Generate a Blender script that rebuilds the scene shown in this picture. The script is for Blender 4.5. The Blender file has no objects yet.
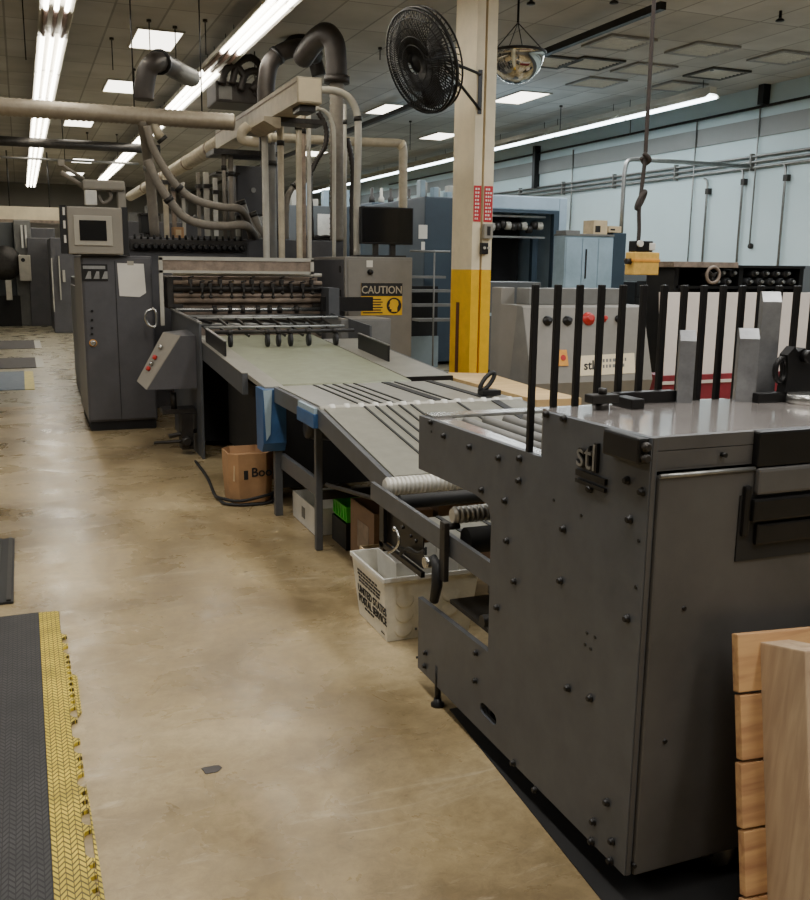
import bpy, bmesh, math, random
from mathutils import Vector, Matrix, Euler
random.seed(7)
sc = bpy.context.scene
COL = sc.collection
PI = math.pi
# ------------------------------------------------------------------ camera
F = 940.0
CH = 1.62
R = Matrix(((0.8778795309108888, 0.0, 0.0), (0, 0, 0), (0, 0, 0)))
R = Matrix(((0.9278795309108888, 0.06040110364955068, -0.36795554458997526),
            (-0.37268653442912686, 0.18201735438033287, -0.9099310027466873),
            (0.012013457944999655, 0.9814384287270906, 0.19140085539490978)))
CAM = Vector((0, 0, CH))
cd = bpy.data.cameras.new('camera')
cam = bpy.data.objects.new('camera', cd)
COL.objects.link(cam)
cd.sensor_fit = 'HORIZONTAL'
cd.sensor_width = 36
cd.lens = 36 * F / 810
cd.clip_end = 200
cam.matrix_world = Matrix.Translation(CAM) @ R.to_4x4()
sc.camera = cam


def ray(px, py):
    return R @ Vector(((px - 405) / F, -(py - 450) / F, -1))


def aY(px, py, y):
    r = ray(px, py)
    return CAM + r * (y / r.y)


def aX(px, py, x):
    r = ray(px, py)
    return CAM + r * (x / r.x)


def aZ(px, py, z=0.0):
    r = ray(px, py)
    return CAM + r * ((z - CH) / r.z)


# ------------------------------------------------------------------ materials
def lin(c):
    o = []
    for v in c:
        v = v / 255.0
        o.append(v / 12.92 if v <= 0.04045 else ((v + 0.055) / 1.055) ** 2.4)
    return o


MATS = {}


def mat(name, rgb, rough=0.5, metal=0.0, var=0.12, scale=6.0, bump=0.0, spec=0.5, emit=0.0, stretch=None, detail=6):
    m = bpy.data.materials.new(name)
    m.use_nodes = True
    nt = m.node_tree
    N = nt.nodes
    L = nt.links
    b = N['Principled BSDF']
    c = lin(rgb)
    b.inputs['Roughness'].default_value = rough
    b.inputs['Metallic'].default_value = metal
    b.inputs['Specular IOR Level'].default_value = spec
    tc = N.new('ShaderNodeTexCoord')
    no = N.new('ShaderNodeTexNoise')
    no.inputs['Scale'].default_value = scale
    no.inputs['Detail'].default_value = detail
    no.inputs['Roughness'].default_value = 0.65
    src = tc.outputs['Object']
    if stretch:
        mp = N.new('ShaderNodeMapping')
        mp.inputs['Scale'].default_value = stretch
        L.new(src, mp.inputs['Vector'])
        src = mp.outputs['Vector']
    L.new(src, no.inputs['Vector'])
    rp = N.new('ShaderNodeValToRGB')
    rp.color_ramp.elements[0].position = 0.3
    rp.color_ramp.elements[1].position = 0.72
    lo = [max(0, v * (1 - var * 1.6)) for v in c]
    hi = [min(1, v * (1 + var * 1.6)) for v in c]
    rp.color_ramp.elements[0].color = (*lo, 1)
    rp.color_ramp.elements[1].color = (*hi, 1)
    L.new(no.outputs['Fac'], rp.inputs['Fac'])
    L.new(rp.outputs['Color'], b.inputs['Base Color'])
    if bump:
        bp = N.new('ShaderNodeBump')
        bp.inputs['Strength'].default_value = bump
        bp.inputs['Distance'].default_value = 0.01
        L.new(no.outputs['Fac'], bp.inputs['Height'])
        L.new(bp.outputs['Normal'], b.inputs['Normal'])
    if emit:
        b.inputs['Emission Color'].default_value = (*c, 1)
        b.inputs['Emission Strength'].default_value = emit
    MATS[name] = m
    return m


def wood(name, rgb, dark, axis=(1, 12, 12), scale=3.0, rough=0.65):
    m = mat(name, rgb, rough)
    nt = m.node_tree
    N = nt.nodes
    L = nt.links
    b = N['Principled BSDF']
    tc = N.new('ShaderNodeTexCoord')
    mp = N.new('ShaderNodeMapping')
    mp.inputs['Scale'].default_value = axis
    L.new(tc.outputs['Object'], mp.inputs['Vector'])
    n1 = N.new('ShaderNodeTexNoise')
    n1.inputs['Scale'].default_value = scale
    n1.inputs['Detail'].default_value = 8
    n1.inputs['Distortion'].default_value = 0.5
    L.new(mp.outputs['Vector'], n1.inputs['Vector'])
    rp = N.new('ShaderNodeValToRGB')
    e = rp.color_ramp.elements
    e[0].position = 0.33
    e[1].position = 0.62
    e[0].color = (*lin(dark), 1)
    e[1].color = (*lin(rgb), 1)
    L.new(n1.outputs['Fac'], rp.inputs['Fac'])
    n2 = N.new('ShaderNodeTexNoise')
    n2.inputs['Scale'].default_value = 2.5
    n2.inputs['Detail'].default_value = 5
    L.new(tc.outputs['Object'], n2.inputs['Vector'])
    mx = N.new('ShaderNodeMix')
    mx.data_type = 'RGBA'
    mx.blend_type = 'MULTIPLY'
    mx.inputs[0].default_value = 0.5
    L.new(rp.outputs['Color'], mx.inputs[6])
    L.new(n2.outputs['Fac'], mx.inputs[7])
    gm = N.new('ShaderNodeBrightContrast')
    gm.inputs['Bright'].default_value = 0.05
    L.new(mx.outputs[2], gm.inputs['Color'])
    L.new(gm.outputs['Color'], b.inputs['Base Color'])
    return m


def emitter(name, rgb, strength):
    m = bpy.data.materials.new(name)
    m.use_nodes = True
    nt = m.node_tree
    b = nt.nodes['Principled BSDF']
    b.inputs['Base Color'].default_value = (*lin(rgb), 1)
    b.inputs['Emission Color'].default_value = (*lin(rgb), 1)
    b.inputs['Emission Strength'].default_value = strength
    MATS[name] = m
    return m


mat('machine_grey', (75, 77, 80), 0.42, 0.0, 0.10, 9, 0.03)
mat('rust_dark', (88, 46, 28), 0.7, 0.0, 0.2, 20)
mat('step_panel', (128, 140, 144), 0.5, 0.0, 0.06, 4)
mat('panel_grey', (78, 76, 74), 0.45, 0.0, 0.14, 3.5, 0.02)
mat('cabinet_grey', (78, 77, 80), 0.45, 0.0, 0.10, 4)
mat('taupe_grey', (128, 124, 116), 0.5, 0.0, 0.07, 4)
mat('mid_grey', (112, 111, 107), 0.5, 0.0, 0.1, 6)
mat('pale_grey', (176, 172, 160), 0.5, 0.0, 0.08, 6)
mat('black_metal', (26, 25, 25), 0.4, 0.3, 0.15, 10)
mat('black_rubber', (24, 24, 24), 0.6, 0.0, 0.2, 12)
mat('dark_iron', (52, 49, 46), 0.45, 0.5, 0.25, 12)
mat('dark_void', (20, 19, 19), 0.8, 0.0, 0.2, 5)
mat('brown_rust', (138, 122, 107), 0.6, 0.2, 0.25, 10)
mat('steel', (190, 190, 186), 0.24, 0.9, 0.1, 14)
mat('steel_plate', (168, 161, 157), 0.14, 0.6, 0.14, 4, 0.02)
mat('dull_steel', (150, 150, 147), 0.4, 0.8, 0.12, 18)
mat('aluminium', (150, 152, 155), 0.38, 0.75, 0.16, 14, 0.05)
mat('belt_green', (132, 135, 112), 0.5, 0.0, 0.09, 10, 0.05)
mat('belt_grey', (124, 122, 110), 0.45, 0.1, 0.08, 12)
mat('bed_grey', (150, 147, 136), 0.36, 0.3, 0.08, 8)
mat('blue_paint', (52, 88, 132), 0.4, 0.0, 0.15, 8)
mat('press_blue', (52, 66, 78), 0.45, 0.0, 0.1, 2)
mat('press_pale', (158, 176, 190), 0.45, 0.0, 0.08, 2)
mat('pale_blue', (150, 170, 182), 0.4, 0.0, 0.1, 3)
mat('cream_pipe', (176, 165, 142), 0.5, 0.0, 0.12, 8)
mat('cream_paint', (222, 208, 176), 0.5, 0.0, 0.06, 5)
mat('yellow_paint', (226, 176, 8), 0.5, 0.0, 0.08, 6)
mat('sign_yellow', (228, 180, 30), 0.5, 0.0, 0.04, 6)
mat('hook_yellow', (214, 172, 84), 0.5, 0.0, 0.12, 20)
mat('orange_tag', (214, 150, 60), 0.5, 0.0, 0.1, 20)
mat('red_sign', (186, 30, 40), 0.5, 0.0, 0.05, 10)
mat('red_knob', (176, 40, 34), 0.4, 0.0, 0.05, 10)
mat('white_paper', (226, 222, 212), 0.7, 0.0, 0.03, 6)
mat('white_plastic', (214, 212, 204), 0.5, 0.0, 0.07, 9)
mat('tote_white', (224, 220, 206), 0.5, 0.0, 0.10, 9)
mat('print_black', (24, 24, 26), 0.6, 0.0, 0.1, 10)
mat('cardboard', (168, 130, 92), 0.75, 0.0, 0.10, 7, 0.02)
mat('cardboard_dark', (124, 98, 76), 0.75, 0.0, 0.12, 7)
mat('cardboard_pale', (198, 176, 140), 0.75, 0.0, 0.1, 7)
mat('green_plastic', (70, 200, 60), 0.45, 0.0, 0.1, 9)
mat('dark_duct', (48, 42, 38), 0.5, 0.2, 0.15, 9)
mat('hose_grey', (124, 117, 106), 0.55, 0.0, 0.1, 14)
mat('duct_steel', (160, 150, 134), 0.4, 0.4, 0.1, 12)
mat('screen_black', (12, 12, 14), 0.18, 0.0, 0.1, 3)
mat('bezel_grey', (140, 134, 122), 0.5, 0.0, 0.05, 5)
mat('bezel_light', (168, 162, 148), 0.5, 0.0, 0.05, 5)
mat('beige_cover', (206, 196, 186), 0.5, 0.0, 0.05, 3)
mat('red_base', (128, 40, 50), 0.5, 0.0, 0.15, 6)
mat('wall_paint', (196, 214, 217), 0.6, 0.0, 0.03, 0.6)
mat('back_paint', (126, 122, 114), 0.7, 0.0, 0.06, 0.6)
mat('band_shadow', (136, 138, 136), 0.6, 0.0, 0.06, 0.8)
mat('wainscot_paint', (84, 88, 90), 0.5, 0.0, 0.06, 0.8)
mat('mat_grey', (72, 68, 66), 0.8, 0.0, 0.2, 10)
mat('mat_blue', (112, 122, 134), 0.8, 0.0, 0.12, 10)
mat('tape_yellow', (206, 192, 120), 0.6, 0.0, 0.15, 10)
mat('reflector', (206, 202, 190), 0.35, 0.2, 0.05, 5)
mat('mirror', (200, 198, 192), 0.04, 1.0, 0.02, 5)
mat('rope', (54, 46, 42), 0.8, 0.0, 0.2, 60)
mat('tube_off', (150, 128, 120), 0.4, 0.0, 0.2, 20)
mat('roller_pale', (206, 202, 192), 0.4, 0.3, 0.08, 12)
mat('vent_pale', (150, 150, 148), 0.7, 0.0, 0.1, 6)
mat('vent_rim', (70, 70, 68), 0.7, 0.0, 0.2, 6)
wood('pine', (218, 168, 104), (176, 120, 66), (1.2, 14, 14), 2.6)
wood('old_timber', (206, 178, 140), (178, 148, 114), (14, 14, 1.2), 2.6)
wood('plywood', (226, 190, 126), (208, 168, 104), (2, 12, 12), 1.6)
emitter('tube_light', (255, 249, 236), 13)
emitter('tube_light_cool', (236, 250, 255), 9)
emitter('panel_light', (255, 248, 232), 5.0)
emitter('vent_glow', (236, 240, 236), 0.32)
emitter('exit_glow', (255, 120, 40), 1.5)


def floor_mat():
    m = mat('concrete', (168, 146, 112), 0.35)
    nt = m.node_tree
    N = nt.nodes
    L = nt.links
    b = N['Principled BSDF']
    tc = N.new('ShaderNodeTexCoord')
    P = tc.outputs['Object']

    def noise(scale, detail=6, dist=0.0, mp=None, rough=0.6):
        n = N.new('ShaderNodeTexNoise')
        n.inputs['Scale'].default_value = scale
        n.inputs['Detail'].default_value = detail
        n.inputs['Distortion'].default_value = dist
        n.inputs['Roughness'].default_value = rough
        s = P
        if mp:
            q = N.new('ShaderNodeMapping')
            q.inputs['Scale'].default_value = mp
            L.new(P, q.inputs['Vector'])
            s = q.outputs['Vector']
        L.new(s, n.inputs['Vector'])
        return n.outputs['Fac']

    def ramp(f, stops):
        r = N.new('ShaderNodeValToRGB')
        e = r.color_ramp.elements
        while len(e) < len(stops):
            e.new(0.5)
        for k, (p, c) in enumerate(stops):
            e[k].position = p
            e[k].color = (*c, 1)
        L.new(f, r.inputs['Fac'])
        return r.outputs['Color']

    def mix(a, bb, fac, mode='MIX'):
        x = N.new('ShaderNodeMix')
        x.data_type = 'RGBA'
        x.blend_type = mode
        for sock, v in ((x.inputs[0], fac), (x.inputs[6], a), (x.inputs[7], bb)):
            if hasattr(v, 'node'):
                L.new(v, sock)
            elif isinstance(v, (int, float)):
                sock.default_value = v
            else:
                sock.default_value = (*v, 1)
        return x.outputs[2]
    warm = ramp(noise(0.9, 8, 0.6), [(0.3, lin((102, 86, 60))), (0.5, lin((152, 134, 100))), (0.7, lin((192, 174, 138)))])
    cool = ramp(noise(0.8, 7, 0.4), [(0.3, lin((126, 119, 100))), (0.55, lin((152, 144, 122))), (0.75, lin((176, 168, 144)))])
    sep = N.new('ShaderNodeSeparateXYZ')
    L.new(P, sep.inputs[0])
    st = N.new('ShaderNodeMath')
    st.operation = 'GREATER_THAN'
    st.inputs[1].default_value = 11.5
    L.new(sep.outputs['Y'], st.inputs[0])
    base = mix(warm, cool, st.outputs[0])
    fine = ramp(noise(20, 12, 0.5, None, 0.8), [(0.32, (0.58, 0.55, 0.50)), (0.6, (1.12, 1.11, 1.08))])
    base = mix(base, fine, 0.7, 'MULTIPLY')
    scuff = ramp(noise(3.2, 10, 2.0, (1.0, 3.2, 1), 0.8), [(0.34, (0.55, 0.52, 0.47)), (0.44, (1, 1, 1))])
    base = mix(base, scuff, 0.32, 'MULTIPLY')
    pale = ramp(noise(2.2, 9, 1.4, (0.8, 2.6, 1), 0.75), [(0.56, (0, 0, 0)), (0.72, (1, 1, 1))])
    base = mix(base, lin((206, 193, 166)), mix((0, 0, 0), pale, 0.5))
    spots = ramp(noise(5.5, 2, 0.0), [(0.245, (0.28, 0.27, 0.26)), (0.265, (1, 1, 1))])
    base = mix(base, spots, 0.8, 'MULTIPLY')
    L.new(base, b.inputs['Base Color'])
    rr = ramp(noise(3.0, 6, 0.5), [(0.3, (0.2,) * 3), (0.7, (0.40,) * 3)])
    L.new(rr, b.inputs['Roughness'])
    b.inputs['Specular IOR Level'].default_value = 0.5
    bp = N.new('ShaderNodeBump')
    bp.inputs['Strength'].default_value = 0.06
    bp.inputs['Distance'].default_value = 0.01
    L.new(noise(9, 8), bp.inputs['Height'])
    L.new(bp.outputs['Normal'], b.inputs['Normal'])
    return m


def ceiling_mat():
    m = mat('ceiling_tile', (150, 146, 138), 0.85)
    nt = m.node_tree
    N = nt.nodes
    L = nt.links
    b = N['Principled BSDF']
    tc = N.new('ShaderNodeTexCoord')
    br = N.new('ShaderNodeTexBrick')
    br.offset = 0
    br.inputs['Scale'].default_value = 1
    br.inputs['Brick Width'].default_value = 0.61
    br.inputs['Row Height'].default_value = 1.22
    br.inputs['Mortar Size'].default_value = 0.014
    br.inputs['Color1'].default_value = (*lin((196, 194, 190)), 1)
    br.inputs['Color2'].default_value = (*lin((176, 173, 168)), 1)
    br.inputs['Mortar'].default_value = (*lin((148, 146, 142)), 1)
    L.new(tc.outputs['Object'], br.inputs['Vector'])
    no = N.new('ShaderNodeTexNoise')
    no.inputs['Scale'].default_value = 1.3
    no.inputs['Detail'].default_value = 7
    L.new(tc.outputs['Object'], no.inputs['Vector'])
    mx = N.new('ShaderNodeMix')
    mx.data_type = 'RGBA'
    mx.blend_type = 'OVERLAY'
    mx.inputs[0].default_value = 0.35
    L.new(br.outputs['Color'], mx.inputs[6])
    L.new(no.outputs['Fac'], mx.inputs[7])
    L.new(mx.outputs[2], b.inputs['Base Color'])
    return m


def diamond_mat(name, top, gap, sc_=(34, 24)):
    """raised chevron tread pattern in object space"""
    m = mat(name, top, 0.6)
    nt = m.node_tree
    N = nt.nodes
    L = nt.links
    b = N['Principled BSDF']
    tc = N.new('ShaderNodeTexCoord')
    sep = N.new('ShaderNodeSeparateXYZ')
    L.new(tc.outputs['Object'], sep.inputs[0])

    def math_(op, a, c=None):
        n = N.new('ShaderNodeMath')
        n.operation = op
        for i, v in enumerate((a, c)):
            if v is None:
                continue
            if hasattr(v, 'node'):
                L.new(v, n.inputs[i])
            else:
                n.inputs[i].default_value = v
        return n.outputs[0]
    x = math_('MULTIPLY', sep.outputs['X'], sc_[0])
    y = math_('MULTIPLY', sep.outputs['Y'], sc_[1])
    zz = math_('PINGPONG', x, 1.0)
    d = math_('ADD', y, zz)
    f = math_('FRACT', d)
    g = math_('GREATER_THAN', f, 0.34)
    fx = math_('FRACT', x)
    g2 = math_('GREATER_THAN', fx, 0.14)
    g = math_('MULTIPLY', g, g2)
    no = N.new('ShaderNodeTexNoise')
    no.inputs['Scale'].default_value = 7
    no.inputs['Detail'].default_value = 6
    L.new(tc.outputs['Object'], no.inputs['Vector'])
    nr = N.new('ShaderNodeValToRGB')
    nr.color_ramp.elements[0].position = 0.3
    nr.color_ramp.elements[1].position = 0.65
    nr.color_ramp.elements[0].color = (*[v * 0.55 for v in lin(top)], 1)
    nr.color_ramp.elements[1].color = (*lin(top), 1)
    L.new(no.outputs['Fac'], nr.inputs['Fac'])
    mx = N.new('ShaderNodeMix')
    mx.data_type = 'RGBA'
    L.new(g, mx.inputs[0])
    mx.inputs[6].default_value = (*lin(gap), 1)
    L.new(nr.outputs['Color'], mx.inputs[7])
    L.new(mx.outputs[2], b.inputs['Base Color'])
    bp = N.new('ShaderNodeBump')
    bp.inputs['Strength'].default_value = 0.6
    bp.inputs['Distance'].default_value = 0.006
    L.new(g, bp.inputs['Height'])
    L.new(bp.outputs['Normal'], b.inputs['Normal'])
    return m


floor_mat()
ceiling_mat()
diamond_mat('tread_black', (58, 56, 56), (22, 21, 22), (56, 40))
diamond_mat('tread_yellow', (222, 196, 62), (86, 74, 36), (56, 40))


# ------------------------------------------------------------------ mesh builder
class MB:
    def __init__(self):
        self.bm = bmesh.new()

    def faces(self, vs, fs, smooth=False):
        v = [self.bm.verts.new(p) for p in vs]
        for f in fs:
            try:
                q = self.bm.faces.new([v[i] for i in f])
                q.smooth = smooth
            except ValueError:
                pass
        return self

    def obox(self, c, size, rot=None, bev=0.0):
        c = Vector(c)
        t = bmesh.new()
        bmesh.ops.create_cube(t, size=1.0)
        for v in t.verts:
            v.co = Vector((v.co.x * size[0], v.co.y * size[1], v.co.z * size[2]))
        if bev > 0:
            bmesh.ops.bevel(t, geom=list(t.edges), offset=min(bev, min(size) * 0.45), segments=2, profile=0.6, affect='EDGES')
        M = rot if rot is not None else Matrix.Identity(3)
        if isinstance(M, Euler):
            M = M.to_matrix()
        for v in t.verts:
            v.co = M @ v.co + c
        self._merge(t)
        return self

    def _merge(self, t):
        mp = {v: self.bm.verts.new(v.co) for v in t.verts}
        for f in t.faces:
            q = self.bm.faces.new([mp[v] for v in f.verts])
            q.smooth = f.smooth
        t.free()

    def box(self, x0, y0, z0, x1, y1, z1, bev=0.0):
        return self.obox(((x0 + x1) / 2, (y0 + y1) / 2, (z0 + z1) / 2), (abs(x1 - x0), abs(y1 - y0), abs(z1 - z0)), None, bev)

    def prism(self, pts, vec, holes=None):
        """closed polygon (3-D points) extruded along vec"""
        vec = Vector(vec)
        t = bmesh.new()
        loops = [pts] + (holes or [])
        if not holes:
            vs = [t.verts.new(p) for p in pts]
            t.faces.new(vs)
        else:
            es = []
            for lp in loops:
                vs = [t.verts.new(p) for p in lp]
                for i in range(len(vs)):
                    es.append(t.edges.new((vs[i], vs[(i + 1) % len(vs)])))
            bmesh.ops.triangle_fill(t, edges=es, use_beauty=True)
        r = bmesh.ops.extrude_face_region(t, geom=list(t.faces))
        for g in r['geom']:
            if isinstance(g, bmesh.types.BMVert):
                g.co += vec
        bmesh.ops.recalc_face_normals(t, faces=list(t.faces))
        self._merge(t)
        return self

    def tube(self, pts, r, n=10, closed=False, ribs=0.0):
        pts = [Vector(p) for p in pts]
        k = len(pts)
        rings = []
        nrm = None
        for i in range(k):
            if closed:
                d = (pts[(i + 1) % k] - pts[i - 1])
            elif i == 0:
                d = pts[1] - pts[0]
            elif i == k - 1:
                d = pts[-1] - pts[-2]
            else:
                d = (pts[i + 1] - pts[i]).normalized() + (pts[i] - pts[i - 1]).normalized()
            if d.length < 1e-9:
                d = Vector((0, 0, 1))
            d.normalize()
            if nrm is None:
                a = Vector((0, 0, 1)) if abs(d.z) < 0.9 else Vector((1, 0, 0))
                nrm = d.cross(a).normalized()
            else:
                nrm = (nrm - d * nrm.dot(d))
                if nrm.length < 1e-6:
                    nrm = d.orthogonal()
                nrm.normalize()
            b = d.cross(nrm)
            rr = r[i] if isinstance(r, (list, tuple)) else r
            if ribs:
                rr *= (1 + ribs * (1 if i % 2 else -1))
            rings.append([self.bm.verts.new(pts[i] + (nrm * math.cos(2 * PI * j / n) + b * math.sin(2 * PI * j / n)) * rr) for j in range(n)])
        for i in range(k if closed else k - 1):
            A = rings[i]
            B = rings[(i + 1) % k]
            for j in range(n):
                q = self.bm.faces.new((A[j], A[(j + 1) % n], B[(j + 1) % n], B[j]))
                q.smooth = True
        if not closed:
            self.bm.faces.new(rings[0][::-1])
            self.bm.faces.new(rings[-1])
        return self

    def cyl(self, p0, p1, r, n=16, r1=None):
        p0 = Vector(p0)
        p1 = Vector(p1)
        return self.tube([p0, p1], [r, r if r1 is None else r1], n)

    def lathe(self, prof, o, axis=(0, 0, 1), n=24):
        o = Vector(o)
        ax = Vector(axis).normalized()
        u = ax.orthogonal().normalized()
        w = ax.cross(u)
        rings = []
        for r, h in prof:
            rings.append([self.bm.verts.new(o + ax * h + (u * math.cos(2 * PI * j / n) + w * math.sin(2 * PI * j / n)) * max(r, 1e-4)) for j in range(n)])
        for A, B in zip(rings, rings[1:]):
            for j in range(n):
                q = self.bm.faces.new((A[j], A[(j + 1) % n], B[(j + 1) % n], B[j]))
                q.smooth = True
        self.bm.faces.new(rings[0][::-1])
        self.bm.faces.new(rings[-1])
        return self

    def sphere(self, c, r, s=(1, 1, 1)):
        t = bmesh.new()
        bmesh.ops.create_uvsphere(t, u_segments=14, v_segments=9, radius=r)
        for v in t.verts:
            v.co = Vector((v.co.x * s[0], v.co.y * s[1], v.co.z * s[2])) + Vector(c)
        for f in t.faces:
            f.smooth = True
        self._merge(t)
        return self

    def text(self, s, o, u, v, h, ext=0.002, align='LEFT', wscale=1.0, bold=0.0):
        cu = bpy.data.curves.new('t', 'FONT')
        cu.body = s
        cu.size = 1.0
        cu.extrude = 0.5
        cu.align_x = align
        cu.offset = bold
        cu.resolution_u = 3
        ob = bpy.data.objects.new('t', cu)
        COL.objects.link(ob)
        dg = bpy.context.evaluated_depsgraph_get()
        me = bpy.data.meshes.new_from_object(ob.evaluated_get(dg))
        u = Vector(u).normalized()
        v = Vector(v).normalized()
        w = u.cross(v)
        sc_ = h / 0.7
        vs = [Vector(o) + u * p.co.x * sc_ * wscale + v * p.co.y * sc_ + w * (p.co.z + 0.5) * ext for p in me.vertices]
        self.faces(vs, [list(p.vertices) for p in me.polygons])
        bpy.data.objects.remove(ob)
        bpy.data.meshes.remove(me)
        bpy.data.curves.remove(cu)
        return self

    def build(self, name, m, parent=None, origin=None):
        bm = self.bm
        bmesh.ops.recalc_face_normals(bm, faces=list(bm.faces))
        if parent is not None:
            o = ORG[parent.name]
        elif origin is not None:
            o = Vector(origin)
        else:
            xs = [v.co.x for v in bm.verts]
            ys = [v.co.y for v in bm.verts]
            zs = [v.co.z for v in bm.verts]
            o = Vector(((min(xs) + max(xs)) / 2, (min(ys) + max(ys)) / 2, min(zs)))
        for v in bm.verts:
            v.co -= o
        me = bpy.data.meshes.new(name)
        bm.to_mesh(me)
        bm.free()
        me.materials.append(MATS[m])
        ob = bpy.data.objects.new(name, me)
        COL.objects.link(ob)
        ORG[ob.name] = o
        if parent is not None:
            ob.parent = parent
        else:
            ob.location = o
        return ob


ORG = {}


def tag(o, label=None, cat=None, group=None, kind=None):
    if label:
        o['label'] = label
    if cat:
        o['category'] = cat
    if group:
        o['group'] = group
    if kind:
        o['kind'] = kind
    return o


def thing(name, label, cat, loc, group=None):
    o = bpy.data.objects.new(name, None)
    o.empty_display_size = 0.1
    COL.objects.link(o)
    o.location = loc
    ORG[o.name] = Vector(loc)
    return tag(o, label, cat, group)


def dup(root, loc, label=None, group=None, rz=None, skip=()):
    r = root.copy()
    COL.objects.link(r)
    r.location = loc
    if rz is not None:
        r.rotation_euler.z = rz
    if label:
        r['label'] = label
    if group:
        r['group'] = group
    ORG[r.name] = Vector(loc)
    for ch in list(root.children):
        if ch.name.split('.')[0] in skip:
            continue
        c = ch.copy()
        COL.objects.link(c)
        c.parent = r
        for g in list(ch.children):
            d = g.copy()
            COL.objects.link(d)
            d.parent = c
    return r


def spline(pts, k=6):
    pts = [Vector(p) for p in pts]
    out = []
    n = len(pts)
    for i in range(n - 1):
        p0 = pts[max(i - 1, 0)]
        p1 = pts[i]
        p2 = pts[i + 1]
        p3 = pts[min(i + 2, n - 1)]
        for j in range(k):
            t = j / k
            out.append(0.5 * ((2 * p1) + (p2 - p0) * t + (2 * p0 - 5 * p1 + 4 * p2 - p3) * t * t + (3 * p1 - p0 - 3 * p2 + p3) * t ** 3))
    out.append(pts[-1])
    return out


def pbox(mb, x0, y0, x1, y1, Y, depth, bev=0.0, z0=None):
    """axis-aligned box whose front face, at distance Y, spans a pixel rectangle"""
    cx0 = aY(x0, (y0 + y1) / 2, Y).x
    cx1 = aY(x1, (y0 + y1) / 2, Y).x
    cz1 = aY((x0 + x1) / 2, y0, Y).z
    cz0 = aY((x0 + x1) / 2, y1, Y).z if z0 is None else z0
    mb.box(cx0, Y, cz0, cx1, Y + depth, cz1, bev)
    return (cx0, cx1, cz0, cz1)


def disc(mb, c, r, axis, th, n=20):
    c = Vector(c)
    a = Vector(axis).normalized()
    mb.cyl(c - a * th / 2, c + a * th / 2, r, n)


# ------------------------------------------------------------------ the setting
HC = 4.6
WX = 11.5
BY = 40.0


def struct(name, mb, m):
    return tag(mb.build(name, m, origin=(0, 0, 0)), kind='structure')


struct('floor', MB().box(-14, -5, -0.12, WX, BY, 0), 'concrete')
struct('ceiling', MB().box(-14, -5, HC, WX, BY, HC + 0.1), 'ceiling_tile')
struct('wall_right', MB().box(WX, -5, 0, WX + 0.15, BY, HC), 'wall_paint')
struct('wall_back', MB().box(-14, BY, 0, WX, BY + 0.15, HC), 'back_paint')
struct('wall_left', MB().box(-14.15, -5, 0, -14, BY, HC), 'back_paint')
struct('wall_front', MB().box(-14, -5.15, 0, WX, -5, HC), 'back_paint')
struct('trim_1', MB().box(WX - 0.012, -5, 0, WX, BY, 1.71), 'wainscot_paint')
struct('shadow_band', MB().box(WX - 0.03, -5, 3.80, WX, BY, 4.10), 'band_shadow')  # shadow stripe along the wall, put in as a thin grey strip
struct('trim_3', MB().box(6.52, 9.0, 4.36, 6.60, BY, 4.44), 'black_metal')

# strip lights: two rows over the aisle
PROTO = None


def strip_proto(w, L_, tm, name, label, group, n_t=3):
    t = thing(name, label, 'ceiling light', (0, 0, 0), group)
    z = 0.0
    hb = MB()
    hb.box(-w * 0.22, 0, z + 0.06, w * 0.22, L_, z + 0.16)
    hb.prism([(-w / 2, 0, z), (-w / 2 + .012, 0, z - .004), (-w * .22, 0, z + .056), (w * .22, 0, z + .056), (w / 2 - .012, 0, z - .004), (w / 2, 0, z), (w * .22, 0, z + .075), (-w * .22, 0, z + .075)], (0, L_, 0))
    hb.build('reflector_housing', 'reflector', t)
    for k in range(n_t):
        x = (k - (n_t - 1) / 2) * w * 0.29
        MB().cyl((x, .03, z + .012), (x, L_ - .03, z + .012), 0.026, 10).build('lamp_tube', tm, t)
    for y in (.25, L_ - .25):
        MB().cyl((0, y, z + .16), (0, y, HC - 4.3), .006, 6).build('hanger_rod', 'black_metal', t)
    return t


def row(x, ys, w, L_, tm, base_label, group):
    first = strip_proto(w, L_, tm, 'strip_light', 'x', group)
    for i, y in enumerate(ys):
        lab = base_label % (['nearest', 'second nearest', 'third nearest', 'fourth nearest', 'fifth nearest', 'sixth nearest', 'seventh nearest', 'eighth nearest', 'ninth nearest', 'tenth nearest', 'eleventh nearest', 'twelfth nearest', 'farthest'][i] if i < len(ys) - 1 else 'farthest')
        if i == 0:
            first.location = (x, y, 4.3)
            first['label'] = lab
        else:
            dup(first, (x, y, 4.3), lab, group)
    return first


row(0.53, [9.1 + 0, 12.9, 15.4, 17.9, 20.4, 22.9, 25.4, 27.9, 30.4, 32.9, 35.4], 0.37, 2.46, 'tube_light', '%s lit fluorescent strip in the left ceiling row', 'fluorescent strips in the left row')
row(2.69, [7.9, 10.4, 14.2, 16.7, 19.2, 21.7, 24.2, 26.7, 29.2, 31.7], 0.36, 2.46, 'tube_light', '%s lit fluorescent strip in the row above the press line', 'fluorescent strips above the press line')
row(10.3, [12.7, 15.2, 17.7, 20.2, 22.7, 25.2, 27.7, 30.2, 32.7], 0.30, 2.48, 'tube_light_cool', '%s lit fluorescent strip in the row beside the right wall', 'fluorescent strips beside the right wall')
for x, y, lab in ((0.53, 11.57, 'short dark strip fixture with unlit tubes in the left ceiling row'), (2.69, 12.88, 'short dark strip fixture with unlit tubes in the row above the press line')):
    t = strip_proto(0.36, 1.3, 'tube_off', 'strip_light', lab, None)
    t.location = (x, y, 4.3)

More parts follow.
